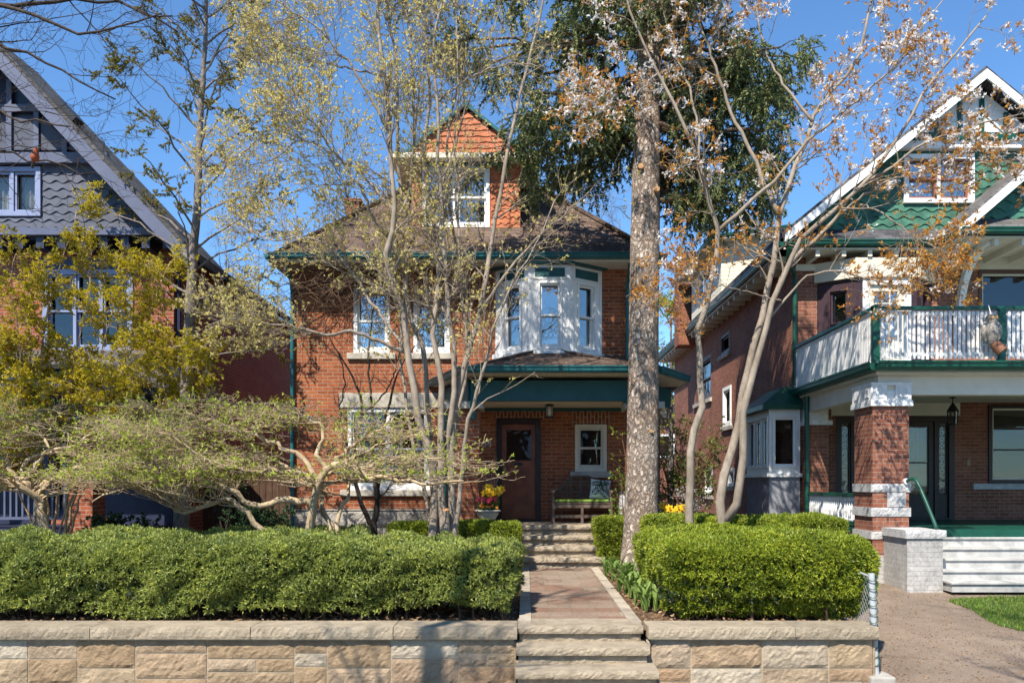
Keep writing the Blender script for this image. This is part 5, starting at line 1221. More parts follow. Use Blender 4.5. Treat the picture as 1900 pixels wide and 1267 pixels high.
ok = rng.random(len(P2)) < .68; P2, R2 = P2[ok], R2[ok]
P3, R3 = sprout(P2, R2, 8, rng, .1, 1., (55, 100), .50, 6, .10, (0, 0, -.36), .5, .4, taper=.3)
m = MB(); m.tubes(P1, R1, 7); m.tubes(P2, R2, 4); m.tubes(P3, np.maximum(R3, .0025), 3); m.build('branches', bark('spruce_branch', (.07, .045, .03), (.17, .12, .08), 9), SP)
m = MB()
for Pp, k, L, W in ((P3, 24, .066, .021), (P2, 24, .070, .022)):
    S, T = along(Pp, k, rng, .05, 1.); spray(m, S, T, 2, rng, L, W, .55)
m.build('needles', leafmat('spruce_needles', [(.045, .08, .035), (.09, .14, .06), (.16, .21, .095), (.25, .29, .13), (.34, .32, .11)], .3, .5, .35, 1.6), SP)

# ---- generic leafy multi-stem tree
def bushy(root, stems, rng, l1, l2, l3, bark_m, twig_m, k0=9, keep=None, zfun=None, rmin=.0022):
    """stems: list of (P, R); l1..l3: dicts for sprout; returns the twig polylines"""
    m = MB()
    for P, R in stems: m.tube(P, R, k0)
    m.build('stems', bark_m, root, smooth=True)
    Ps = np.stack([s[0] for s in stems]); Rs = np.stack([s[1] for s in stems]); out = []
    m = MB(); P, R = Ps, Rs
    for i, d in enumerate((l1, l2, l3)):
        if d is None: break
        d = dict(d); cnt = d.pop('m'); P, R = sprout(P, R, cnt, rng, **d); R = np.maximum(R, rmin)
        if keep is not None: kk = rng.random(len(P)) < keep(P[:, -1]); P, R = P[kk], R[kk]
        if zfun is not None: P[..., 2] += (zfun(P[..., 2])-P[..., 2])*np.linspace(0, 1, P.shape[1])[None]
        m.tubes(P, R, (5, 4, 3)[i]); out.append((P, R))
    m.build('branches', twig_m, root)
    return out

# ---- pale leafing clump left of centre
rng = np.random.default_rng(52); CY = 12.3
CT = empty('multi_stem_tree', (X_(820, CY), CY, .77), 'tall clump of slender grey stems with tiny pale yellow leaves before the middle house', 'tree')
st = []
def S_(L, r0, r1=.012, y=CY, dy=0.): st.append(stem(L, (y, y+dy), r0, r1, rng))
S_([(803, 1060), (804, 985), (806, 900), (797, 840), (784, 806), (771, 746), (759, 657), (745, 560), (718, 509), (722, 440), (734, 400), (718, 221), (715, 142), (702, 47), (694, -60), (688, -200)], .075, .014, CY, -.6)
S_([(812, 1060), (812, 980), (806, 860), (798, 806), (786, 651), (764, 600), (752, 509), (768, 430), (749, 395), (738, 284), (735, 110), (721, 47), (705, -60), (690, -200)], .058, .012, CY+.15, .5)
S_([(822, 1060), (822, 985), (820, 900), (816, 806), (819, 730), (816, 682), (803, 632), (809, 578), (814, 468), (803, 400), (786, 300), (797, 174), (790, 79), (784, 0), (778, -150)], .066, .012, CY-.1, .2)
S_([(832, 1060), (834, 985), (836, 900), (831, 818), (841, 746), (846, 682), (839, 626), (830, 556), (825, 430), (819, 400), (814, 300), (812, 189), (805, 88), (820, 0), (832, -150)], .060, .012, CY+.1, -.4)
S_([(836, 1060), (838, 960), (838, 860), (847, 742), (868, 657), (891, 581), (895, 540), (908, 470), (920, 400), (939, 300), (951, 237), (967, 167), (989, 88), (1002, 40), (1020, -90)], .068, .014, CY, .4)
S_([(848, 1060), (846, 990), (855, 900), (861, 826), (869, 780), (882, 730), (906, 657), (912, 619), (936, 559), (961, 506), (983, 474), (1004, 430), (1030, 370)], .046, .008, CY-.2, -.7)
S_([(795, 1050), (796, 960), (778, 860), (763, 806), (745, 679), (745, 610), (728, 540), (700, 470), (672, 420), (640, 350), (610, 290)], .040, .008, CY+.2, .9)
S_([(820, 990), (835, 880), (846, 800), (868, 657), (866, 560), (850, 470), (835, 400), (828, 293), (840, 200), (862, 110), (880, 0), (890, -120)], .035, .01, CY+.25, .8)
S_([(718, 509), (722, 430), (748, 388), (768, 284), (762, 95), (752, 0), (745, -140)], .03, .01, CY+.1, .3)
S_([(891, 581), (923, 534), (951, 493), (999, 440), (1060, 385), (1120, 330)], .03, .007, CY+.1, -.6)
S_([(759, 657), (700, 632), (648, 613), (610, 622), (557, 608), (500, 600), (440, 590), (395, 600)], .036, .008, CY, -.5)
S_([(759, 657), (720, 600), (689, 562), (651, 503), (610, 458), (560, 440), (510, 445), (450, 420)], .03, .007, CY-.1, .8)
S_([(722, 440), (690, 400), (670, 349), (636, 302), (606, 262), (579, 226), (540, 200)], .028, .006, CY, -.9)
S_([(718, 237), (692, 186), (655, 126), (617, 85), (579, 44), (519, 6), (470, -30)], .026, .006, CY-.3, -.5)
S_([(734, 400), (690, 345), (640, 300), (560, 262), (500, 300), (420, 310)], .024, .006, CY+.2, .8)
S_([(715, 142), (660, 130), (600, 118), (540, 108), (500, 80)], .018, .005, CY-.3, .6)
S_([(812, 189), (850, 160), (900, 130), (960, 118), (1010, 125)], .018, .005, CY, -.8)
S_([(869, 657), (858, 560), (844, 300), (850, 180), (846, 60), (840, -80)], .028, .009, CY+.2, -.4)
S_([(803, 400), (835, 300), (870, 190), (905, 90), (930, 10)], .02, .006, CY, .7)
ns = len(st)
lens = [float(np.linalg.norm(np.diff(s[0], axis=0), axis=1).sum()) for s in st]
tw = bushy(CT, st, rng, dict(m=24, t0=.38, t1=1., ang=(25, 65), length=1.25, n=8, wob=.10, trop=(-.01, 0, .03), rf=.42, tip=.3, taper=.55),
           dict(m=9, t0=.15, t1=1., ang=(25, 65), length=.55, n=6, wob=.14, trop=(0, 0, .05), rf=.55, tip=.4, taper=.4),
           dict(m=4, t0=.2, t1=1., ang=(25, 60), length=.22, n=4, wob=.12, trop=(0, 0, .08), rf=.7, tip=.5, taper=.3), M_bark_grey, M_twig_grey, keep=lambda S: np.clip(1.25-(VX+F*S[:, 0]/S[:, 1]-680)/420, .5, 1)*np.where(S[:, 2] < 4.2, .55, 1))
thin = lambda S: np.clip(1.15-(VX+F*S[:, 0]/S[:, 1]-680)/420, .38, 1)
m = MB(); S, T = along(tw[2][0], 3, rng, .55, 1.); ok = rng.random(len(S)) < .40*thin(S); S, T = S[ok], T[ok]; spray(m, S, T, 4, rng, .043, .020, .75, .45)
S, T = along(tw[1][0], 3, rng, .6, 1.); ok = rng.random(len(S)) < .7*thin(S); S, T = S[ok], T[ok]; spray(m, S, T, 4, rng, .046, .022, .7, .5)
m.build('leaves', leafmat('pale_spring_leaf', [(.66, .60, .17), (.76, .66, .20), (.60, .49, .10), (.82, .75, .44), (.70, .54, .16)], .45, .5, .3), CT)
one('cut_trunk', M_bark_grey, CT, lambda m: m.tube([at(828, 1060, 12.2), at(827, 960, 12.2), at(827, 946, 12.18)], [.07, .062, .06], 12), smooth=False)
one('cut_face', paint('cut_end_wood', (.50, .24, .10), .8, .3, 20, .4), CT, lambda m: m.tube([at(827, 946, 12.18), at(827, 944.6, 12.175)], [.055, .052], 12))

# ---- serviceberry pair on the right (white blossom, copper leaves)
M_copper = leafmat('copper_leaf', [(.52, .21, .03), (.64, .29, .04), (.56, .34, .07), (.42, .14, .03), (.66, .42, .09)], .45)
M_petal = leafmat('white_petal', [(.76, .72, .68), (.82, .80, .77)], .4)
def service(label, stems, seed, base, m1, ll):
    rng = np.random.default_rng(seed); root = empty('serviceberry_tree', base, label, 'tree'); sts = [stem(L, (y, y+dy), r0, r1, rng) for L, r0, r1, y, dy in stems]
    tw = bushy(root, sts, rng, dict(m=m1, t0=.42, t1=1., ang=(25, 70), length=1.0*ll, n=8, wob=.12, trop=(0, 0, .02), rf=.4, tip=.3), dict(m=6, t0=.2, t1=1., ang=(30, 65), length=.46*ll, n=6, wob=.15, trop=(0, 0, .03), rf=.55, tip=.4, taper=.4), dict(m=2, t0=.3, t1=1., ang=(30, 60), length=.2, n=4, wob=.12, rf=.7, tip=.5), M_bark_grey, M_twig_grey)
    hi = lambda S: np.clip((S[:, 2]-5.6)/2.6, .10, 1)
    m = MB(); S, T = along(tw[2][0], 2, rng, .6, 1.); ok = rng.random(len(S)) < .62; spray(m, S[ok], T[ok], 4, rng, .060, .023, .8, .25)
    S, T = along(tw[1][0], 2, rng, .6, 1.); spray(m, S, T, 4, rng, .066, .026, .8, .3); m.build('leaves', M_copper, root)
    m = MB(); S, T = along(tw[2][0], 1, rng, .75, 1.); ok = rng.random(len(S)) < .55*hi(S); S = S[ok]; T = T[ok]
    S = np.repeat(S, 6, 0)+rng.normal(size=(len(S)*6, 3))*.035; T = np.repeat(T, 6, 0)*.4+np.array((0, -.3, .2)); spray(m, S, T, 4, rng, .052, .024, 1.); m.build('blossom', M_petal, root)
    return root
TY = 12.5
service('slender single stemmed grey tree with copper leaves and blossom just right of the big trunk', [
    ([(1284, 1075), (1281, 985), (1277, 938), (1278, 859), (1286, 799), (1304, 762), (1299, 683), (1298, 604), (1310, 563), (1326, 493), (1333, 430), (1322, 400), (1303, 316), (1265, 227), (1221, 136), (1186, 69), (1167, 9), (1150, -80)], .075, .012, TY, -.5),
    ([(1333, 430), (1363, 400), (1420, 350), (1464, 306), (1504, 258), (1558, 217), (1615, 163), (1668, 116), (1710, 55), (1750, 0)], .035, .008, TY, -.6),
    ([(1322, 400), (1301, 316), (1293, 221), (1270, 140), (1240, 60), (1220, -40)], .03, .008, TY, .6),
    ([(1221, 136), (1160, 190), (1120, 180), (1075, 185)], .014, .004, TY-.4, -.5)], 61, (X_(1281, TY), TY, .77), 15, 1.)
service('forked grey tree with copper leaves and white blossom before the right house', [
    ([(1336, 1075), (1338, 982), (1345, 962), (1335, 922), (1349, 859), (1371, 780), (1377, 730), (1396, 657), (1415, 582), (1430, 509), (1438, 479), (1447, 400), (1463, 346), (1474, 305), (1495, 267), (1507, 226), (1536, 179), (1570, 141), (1600, 80), (1620, 0), (1640, -90)], .085, .014, TY-.1, .3),
    ([(1345, 968), (1365, 938), (1380, 843), (1380, 780), (1383, 746), (1405, 657), (1418, 626), (1430, 566), (1462, 499), (1488, 441), (1533, 403), (1577, 368), (1621, 321), (1665, 258), (1697, 204), (1730, 150), (1780, 90), (1830, 30)], .070, .012, TY-.1, -.7),
    ([(1430, 566), (1463, 495), (1526, 431), (1558, 394), (1596, 346), (1662, 305), (1716, 264), (1788, 239), (1873, 217), (1930, 200)], .04, .008, TY, -1.),
    ([(1558, 394), (1653, 334), (1720, 318), (1800, 300), (1880, 300)], .022, .006, TY-.4, -.4),
    ([(1447, 400), (1419, 343), (1400, 296), (1372, 243), (1341, 164), (1312, 79), (1275, 0), (1250, -90)], .04, .010, TY, .5),
    ([(1418, 607), (1453, 559), (1497, 515), (1550, 503), (1620, 520), (1690, 530), (1760, 515)], .022, .006, TY-.2, -.6),
    ([(1453, 559), (1400, 545), (1340, 530), (1290, 525), (1240, 500)], .014, .004, TY-.2, -.6),
    ([(1507, 226), (1450, 150), (1420, 90), (1400, 0), (1390, -90)], .025, .007, TY, .8),
    ([(1577, 368), (1640, 400), (1700, 440), (1760, 470)], .016, .005, TY-.4, -.8)], 62, (X_(1340, TY), TY, .77), 18, 1.05)

# ---- hemlock with the straight pale trunk
rng = np.random.default_rng(71); HY = 15.3
HM = empty('hemlock_tree', (X_(335, HY), HY, .8), 'slim hemlock with a straight pale trunk and sparse olive needles right of the blue gable', 'tree')
hp, hr = stem([(333, 1065), (336, 985), (341, 860), (346, 740), (351, 600), (359, 470), (366, 390), (371, 250), (376, 150), (382, 40), (386, -80), (388, -250)], HY, .15, .045, rng, 40, .01)
hr = np.interp(hp[:, 2], [.8, 3, 6, 9, 12.5], [.16, .125, .088, .055, .022])
m = MB(); m.tube(hp, hr, 14); m.build('trunk', M_bark_hem, HM, smooth=True)
hb = []
for i in range(46):
    z = 3.6+(i/46)**.85*9.0; az = i*2.4+rng.normal()*.3; L = np.interp(z, [3.6, 6.5, 9, 12.5], [1.6, 2.25, 1.8, .8])*rng.uniform(.7, 1.2); c = np.array((np.interp(z, hp[:, 2], hp[:, 0]), HY)); t = np.linspace(0, 1, 9); up = np.interp(z, [3.6, 6, 10], [.35, .75, 1.0])
    hb.append(np.stack((c[0]+math.cos(az)*L*t, c[1]+math.sin(az)*L*t*.8, z+L*(up*t-.25*t*t)), 1)+np.vstack((np.zeros(3), rng.normal(size=(8, 3))*.03)))
P1 = np.stack(hb); R1 = np.tile(np.linspace(.024, .005, 9), (len(P1), 1))
P2, R2 = sprout(P1, R1, 9, rng, .3, 1., (30, 60), .55, 6, .10, (0, 0, -.01), .5, .3, flat=(1, 1, .5)); keep = rng.random(len(P2)) < .6; P2, R2 = P2[keep], R2[keep]
P3, R3 = sprout(P2, R2, 8, rng, .15, 1., (35, 65), .22, 4, .1, (0, 0, -.06), .6, .4, flat=(1, 1, .4))
m = MB(); m.tubes(P1, R1, 5); m.tubes(P2, R2, 3); m.tubes(P3, np.maximum(R3, .002), 3); m.build('branches', M_bark_hem, HM)
m = MB(); S, T = along(P3, 14, rng, .0, 1.); spray(m, S, T, 3, rng, .040, .014, .7); S, T = along(P2, 18, rng, .3, 1.); spray(m, S, T, 3, rng, .040, .014, .6)
m.build('needles', leafmat('hemlock_needles', [(.10, .11, .018), (.19, .18, .025), (.30, .25, .035), (.40, .31, .045)], .4, .5, .3, 1.5), HM)

# ---- golden shrub in front of the left house
rng = np.random.default_rng(81); GY = 13.0
GS = empty('golden_shrub', (X_(110, GY), GY, .77), 'large airy golden green shrub of upright branches before the left house', 'shrub')
gs = []
for L, r in (([(90, 1040), (80, 900), (68, 760), (82, 620), (102, 536), (118, 470), (132, 434), (142, 390)], .03), ([(100, 1040), (110, 880), (150, 740), (190, 640), (215, 560), (240, 500)], .028), ([(80, 1040), (60, 900), (20, 780), (-10, 680), (-20, 600)], .026), ([(110, 1040), (140, 900), (200, 790), (260, 700), (310, 640)], .026), ([(95, 1040), (90, 900), (110, 760), (140, 660), (160, 560), (170, 480)], .026), ([(90, 1040), (50, 860), (40, 720), (30, 600), (20, 520), (30, 470)], .025), ([(110, 1040), (170, 880), (240, 800), (300, 760), (350, 735)], .022), ([(115, 1040), (150, 880), (210, 720), (270, 600), (300, 520), (330, 470)], .024), ([(85, 1040), (20, 880), (-40, 780), (-90, 700)], .022), ([(100, 1040), (150, 830), (230, 690), (330, 640), (390, 650)], .02), ([(60, 1040), (70, 840), (60, 700), (50, 560), (70, 500)], .022)):
    gs.append(stem(L, (GY, GY+rng.uniform(-.9, .9)), r, .006, rng, 26, .015))
tw = bushy(GS, gs, rng, dict(m=24, t0=.33, t1=1., ang=(25, 60), length=.75, n=7, wob=.1, trop=(0, 0, .0), rf=.45, tip=.3), dict(m=9, t0=.15, t1=1., ang=(30, 65), length=.36, n=5, wob=.1, trop=(0, 0, -.02), rf=.55, tip=.4, flat=(1, 1, .4)), dict(m=5, t0=.15, t1=1., ang=(35, 65), length=.15, n=4, wob=.1, trop=(0, 0, -.03), rf=.6, tip=.5, flat=(1, 1, .4)), M_bark_tan, M_bark_tan, 7)
m = MB(); S, T = along(tw[2][0], 5, rng, .1, 1.); spray(m, S, T, 3, rng, .040, .018, .65)
m.build('foliage', leafmat('golden_needles', [(.26, .28, .015), (.46, .40, .018), (.62, .50, .02), (.72, .55, .025)], .5, .5, .3), GS)

# ---- low trees trained flat, with knobbly limbs
M_leafbud = leafmat('fresh_green_leaf', [(.40, .54, .05), (.52, .62, .08), (.58, .58, .13), (.30, .42, .05)], .5)
def flat_tree(label, stems, base, seed, m1, y):
    rng = np.random.default_rng(seed); root = empty('low_spreading_tree', base, label, 'tree'); sts = []
    for L, r0, r1, dy in stems:
        P, R = stem(L, (y, y+dy), r0, r1, rng, 26, .018); R = R*(1+.16*np.maximum(0, SinNoise(seed+len(sts), 5.)(P))); sts.append((P, R))
    tw = bushy(root, sts, rng, dict(m=m1, t0=.35, t1=1., ang=(25, 80), length=1.05, n=10, wob=.24, trop=(0, -.01, .0), rf=.42, tip=.3, flat=(1, 1, .30), taper=.3, zs=.62), dict(m=10, t0=.1, t1=1., ang=(30, 75), length=.55, n=8, wob=.24, trop=(0, 0, .01), rf=.6, tip=.4, flat=(1, 1, .45), taper=.3, zs=.7), dict(m=4, t0=.2, t1=1., ang=(30, 70), length=.17, n=4, wob=.2, trop=(0, 0, .05), rf=.75, tip=.5), M_bark_tan, M_bark_tan, 10, keep=lambda S: np.where(S[:, 0] > -2.2, .60, 1.), zfun=lambda z: np.where(z < 2.45, 2.45+(z-2.45)*.55, z), rmin=.0026)
    m = MB(); S, T = along(tw[2][0], 2, rng, .5, 1.); ok = rng.random(len(S)) < .40; spray(m, S[ok], T[ok], 3, rng, .046, .022, .8, .35); m.build('leaves', M_leafbud, root)
    return root
FY = 11.9
flat_tree('low flat topped tree with thick knobbly tan limbs, left of the slender grey stems', [
    ([(571, 1075), (572, 992), (579, 951), (586, 916), (593, 889), (606, 868), (640, 862), (690, 885), (740, 890), (800, 897), (860, 892)], .085, .014, -.4),
    ([(579, 945), (569, 930), (517, 927), (483, 940), (450, 930), (431, 912), (379, 892), (331, 872), (280, 862), (220, 868), (150, 880)], .06, .012, -.5),
    ([(515, 1080), (500, 999), (465, 961), (434, 928), (400, 932), (345, 954), (310, 926), (293, 909), (240, 905), (172, 930)], .062, .010, -.6),
    ([(617, 1075), (617, 990), (600, 945), (596, 905), (560, 880), (500, 852), (440, 840), (380, 850), (320, 835)], .05, .010, .5),
    ([(628, 1075), (628, 992), (634, 940), (650, 905), (640, 862), (690, 830), (760, 812), (830, 800)], .045, .010, .6),
    ([(593, 889), (560, 850), (530, 835), (480, 810), (420, 790), (350, 770), (300, 760)], .045, .010, .2),
    ([(606, 868), (590, 840), (600, 800), (560, 770), (500, 765), (440, 755)], .040, .009, .6),
    ([(606, 868), (650, 830), (700, 800), (730, 780), (780, 770)], .038, .009, .3),
    ([(586, 900), (540, 872), (470, 872), (400, 860), (330, 815), (280, 800), (200, 790)], .040, .009, -.9),
    ([(600, 880), (680, 870), (740, 850), (800, 850), (860, 862)], .030, .008, -.9)], (X_(575, FY), FY, .77), 91, 22, FY)
flat_tree('low flat topped tree with tan limbs at the far left behind the hedge', [
    ([(86, 1080), (83, 985), (72, 930), (55, 912), (34, 899), (0, 888), (-60, 880), (-140, 870)], .085, .015, -.3),
    ([(80, 950), (82, 900), (110, 888), (150, 880), (200, 850), (260, 830), (320, 800)], .05, .010, .3),
    ([(60, 915), (40, 880), (60, 850), (120, 830), (180, 800), (240, 780)], .045, .010, .6), ([(40, 900), (10, 860), (-20, 830), (-60, 800)], .045, .01, .2),
    ([(70, 915), (130, 870), (190, 870), (250, 880), (310, 875), (380, 890)], .038, .008, -.7), ([(34, 899), (60, 870), (90, 830), (60, 790), (30, 760)], .035, .008, .4)], (X_(85, FY), FY, .77), 92, 21, FY)

# ---- dark small tree behind, against the brick (bare forked)
rng = np.random.default_rng(95); DY = 14.3
DT = empty('bare_tree', (X_(697, DY), DY, .8), 'small dark bare forked tree against the brick wall under the first floor windows', 'tree')
ds = [stem(L, (DY, DY+dy), r, .008, rng) for L, r, dy in (([(697, 1060), (696, 975), (700, 930), (706, 860), (712, 800), (735, 700), (770, 640)], .075, .3), ([(694, 990), (676, 950), (660, 905), (655, 850), (672, 760), (650, 690), (620, 640), (600, 600)], .05, .2), ([(700, 930), (690, 830), (690, 760), (683, 690), (690, 600), (700, 540)], .04, .4), ([(672, 770), (720, 720), (735, 680), (740, 630)], .02, .2), ([(655, 860), (630, 780), (640, 700), (625, 650)], .025, -.2))]
bushy(DT, ds, rng, dict(m=8, t0=.3, t1=1., ang=(25, 60), length=.7, n=7, wob=.14, trop=(0, 0, .05), rf=.45), dict(m=5, t0=.2, t1=1., ang=(25, 60), length=.35, n=5, wob=.15, rf=.6), None, M_bark_dark, M_bark_dark)
# dry vine under the eaves
rng = np.random.default_rng(97); VN = empty('dry_vine', (-3.2, 16.4, 6.3), 'tangle of dry brown vine stems hanging under the eaves of the middle house', 'vine')
k = 520; S = np.stack((rng.uniform(-4.7, -.7, k), rng.uniform(16.15, 16.62, k), rng.uniform(6.0, 6.66, k)), 1); D = nrm(np.stack((rng.normal(size=k), rng.normal(size=k)*.25, rng.normal(size=k)*.6-.1), 1))
pts = [S]
for i in range(7): D = nrm(D+rng.normal(size=D.shape)*.28+np.array((0, 0, -.03))); q = pts[-1]+D*.11; q[:, 1] = np.clip(q[:, 1], 16.05, 16.64); q[:, 2] = np.minimum(q[:, 2], 6.68); pts.append(q)
m = MB(); m.tubes(np.stack(pts, 1), np.tile(np.linspace(.006, .003, 8), (k, 1)), 3); m.build('stems', bark('dry_vine_bark', (.10, .06, .04), (.26, .18, .12), 10), VN)

# ---- climbing shrub right of the porch
def leafy_shrub(name, label, cat, cx, cy, z0, w_, d_, h_, n, lsz, mat, seed, nst=14, bm=None, lk=5, dens=1.):
    rng = np.random.default_rng(seed); root = empty(name, (cx, cy, z0), label, cat); sts = []
    for i in range(nst):
        e = np.array((cx+rng.uniform(-1, 1)*w_/2, cy+rng.uniform(-1, 1)*d_/2, z0+h_*rng.uniform(.55, 1.))); b = np.array((cx+rng.uniform(-1, 1)*w_*.15, cy+rng.uniform(-1, 1)*d_*.15, z0)); mid = (b*.5+e*.5)+np.array((rng.normal()*.1, rng.normal()*.1, .1*h_)); sts.append((catmull([b, mid, e], 14), np.linspace(.016, .005, 14)))
    tw = bushy(root, sts, rng, dict(m=9, t0=.2, t1=1., ang=(30, 75), length=.30*h_**.5, n=6, wob=.16, trop=(0, 0, .02), rf=.6), dict(m=4, t0=.2, t1=1., ang=(30, 70), length=.2, n=4, wob=.15, rf=.7), None, bm or M_bark_tan, bm or M_bark_tan, 6)
    m = MB(); S, T = along(tw[1][0], lk, rng, .3, 1.); ok = rng.random(len(S)) < dens; spray(m, S[ok], T[ok], n, rng, lsz, lsz*.5, .9, .2); m.build('leaves', mat, root); return root
M_fresh = leafmat('bright_shrub_leaf', [(.12, .24, .025), (.20, .33, .04), (.28, .38, .05), (.08, .16, .02)], .4)
M_mixed = leafmat('reddish_shrub_leaf', [(.14, .22, .04), (.22, .30, .06), (.26, .16, .07), (.09, .15, .03)], .35)
M_red_st = bark('red_brown_stem', (.12, .05, .03), (.26, .13, .08), 10)
leafy_shrub('climbing_shrub', 'tall twiggy shrub with reddish stems and fresh green leaves right of the big trunk', 'shrub', X_(1265, 15.0), 15.0, .8, 1.35, .9, 2.7, 2, .05, M_mixed, 101, 30, M_red_st, 6, .9)
leafy_shrub('climbing_shrub', 'thin climber with bright green leaves on the porch post left of the big trunk', 'shrub', X_(1168, 15.0), 14.95, .8, .40, .3, 2.5, 2, .06, M_fresh, 102, 7, M_red_st, 3, .55)
M_dkev = leafmat('dark_evergreen_leaf', [(.02, .05, .02), (.035, .08, .03), (.06, .11, .05)], .15)
leafy_shrub('evergreen_shrub', 'dark green shrub by the fence left of the low tree trunk', 'shrub', X_(512, 15.5), 15.2, .8, .9, .8, 1.1, 3, .06, M_dkev, 103, 18, M_bark_dark, 5)
leafy_shrub('evergreen_shrub', 'dark green shrub before the porch of the left house', 'shrub', X_(235, 14.5), 14.3, .75, 1.5, .8, .95, 3, .06, M_dkev, 104, 22, M_bark_dark, 5)
leafy_shrub('evergreen_shrub', 'dark low shrub between the pale hemlock trunk and the board fence', 'shrub', X_(420, 16.5), 16.6, .8, .9, .6, 1.9, 2, .06, M_dkev, 105, 10, M_bark_dark, 3)
r = np.random.default_rng(120)
for i in range(12): flower('daffodil', (X_(1215+62*(i/11), 14.3)+r.normal()*.02, 14.3+r.uniform(-.1, .1), .8), r.uniform(.98, 1.10), 400+i, 'yellow daffodil in bloom between the big trunk and the slender grey stem', 'daffodils behind the big trunk')
leafy_shrub('lavender_shrub', 'pale grey twiggy bush behind the slender stem right of the big trunk', 'shrub', X_(1262, 14.6), 14.5, .8, .55, .35, 1.5, 2, .035, leafmat('grey_buds', [(.34, .30, .29), (.45, .42, .40)], .2), 106, 10, M_red_st, 4)
# ---- tulip and daffodil leaves by the path
M_bulb = leafmat('bulb_leaf', [(.13, .22, .05), (.19, .30, .075), (.27, .37, .10), (.16, .24, .04)], .35, .55, .25)
r = np.random.default_rng(130)
for i in range(46):
    t = r.random(); y = 9.75+t*3.7; x = 1.32+.0*t+r.uniform(.0, .32)-(.08*t if y > 11 else 0)+.02
    z = .71+.012*(y-8.75); root = empty('bulb_plant', (x, y, z), 'clump of broad green tulip leaves growing in the mulch beside the path', 'plant', 'bulb plants in the mulch beside the path')
    m = MB(); kk = int(r.integers(5, 9))
    for k in range(kk):
        a = r.uniform(0, 6.28); out = r.uniform(.06, .20); h = r.uniform(.18, .36); wd = r.uniform(.018, .036); d = np.array((math.cos(a), math.sin(a), 0)); s = np.array((-d[1], d[0], 0)); tt = np.linspace(0, 1, 7)
        c = np.array((x, y, z))+d[None]*(out*tt**1.6)[:, None]+np.array((0, 0, 1))[None]*(h*np.sin(tt*1.75)/1.)[:, None]; ww = wd*np.sin(np.clip(tt*.92+.1, 0, 1)*np.pi)**.7
        V = np.concatenate([c-s*ww[:, None]+np.array((0, 0, .008)), c, c+s*ww[:, None]+np.array((0, 0, .008))]); m.quads(V, [(j*7+i_, j*7+i_+1, (j+1)*7+i_+1, (j+1)*7+i_) for j in range(2) for i_ in range(6)])
    m.build('leaves', M_bulb, root, smooth=True)
for i in range(2): flower('daffodil', (1.72+.1*i, 11.0+.5*i, .73), .36, 500+i, ['pale daffodil among the tulip leaves beside the path, the nearer one', 'pale daffodil among the tulip leaves beside the path, the farther one'][i], None)
# leaf litter on the mulch
def litter(m):
    r = np.random.default_rng(140); N = 9000; P = np.stack((np.concatenate((r.uniform(-7, -.12, N), r.uniform(1.3, 3.7, N//3))), r.uniform(8.95, 13.8, N+N//3), np.zeros(N+N//3)), 1); P[:, 2] = .725+.012*(P[:, 1]-8.75)+r.random(len(P))*.02
    m.leaves(P, np.stack((r.normal(size=len(P)), r.normal(size=len(P)), r.normal(size=len(P))*.25), 1), r.uniform(.03, .07, len(P)), .025, r)
tag(one('leaf_litter', leafmat('dry_leaves', [(.16, .09, .045), (.28, .16, .08), (.38, .24, .13), (.20, .12, .07)], .2), None, litter), kind='stuff')
def drylit(m):
    r = np.random.default_rng(141); N = 4500; P = np.stack((3.9+5.6*r.random(N)**1.4, r.uniform(8, 14, N), np.zeros(N)), 1); P[:, 2] = .118+.50*np.clip((P[:, 1]-8)/5.2, 0, 1)
    m.leaves(P, np.stack((r.normal(size=N), r.normal(size=N), r.normal(size=N)*.12), 1), r.uniform(.015, .035, N), .014, r)
tag(one('driveway_litter', leafmat('fallen_bits', [(.14, .08, .04), (.25, .14, .07), (.32, .22, .12)], .1), None, drylit), kind='stuff')

# ---- street tree at the left whose bare branches reach in overhead
rng = np.random.default_rng(151)
def bare(name, label, base, h, seed, spread, m=(14, 8, 5, 0), leaf=None, bm=None, r0=.2, lean=(0, 0), stems=None, ll=1., lsz=.08, lk=3):
    rng = np.random.default_rng(seed); root = empty(name, base, label, 'tree'); b = np.array(base)
    P = catmull([b, b+(lean[0]*.3, lean[1]*.3, h*.35), b+(lean[0]*.7, lean[1]*.7, h*.7), b+(lean[0], lean[1], h)], 20); R = np.linspace(r0, r0*.12, 20); sts = [(P, R)]+(stems or [])
    tw = bushy(root, sts, rng, dict(m=m[0], t0=.28 if not stems else .2, t1=1., ang=(30, 60), length=h*.36*spread, n=12, wob=.16, trop=(0, 0, .04), rf=.45, tip=.2), dict(m=m[1], t0=.2, t1=1., ang=(30, 75), length=h*.13*ll, n=9, wob=.27, trop=(0, 0, .02), rf=.55, tip=.3), dict(m=m[2], t0=.15, t1=1., ang=(30, 80), length=h*.045*ll, n=6, wob=.32, rf=.7, tip=.5), bm or M_bark_dark, bm or M_bark_dark, 10)
    if leaf is not None:
        mm = MB(); S, T = along(tw[2][0], lk, rng, .3, 1.); spray(mm, S, T, 3, rng, lsz, lsz*.5, .9); mm.build('leaves', leaf, root)
    return root
SYY = 9.5
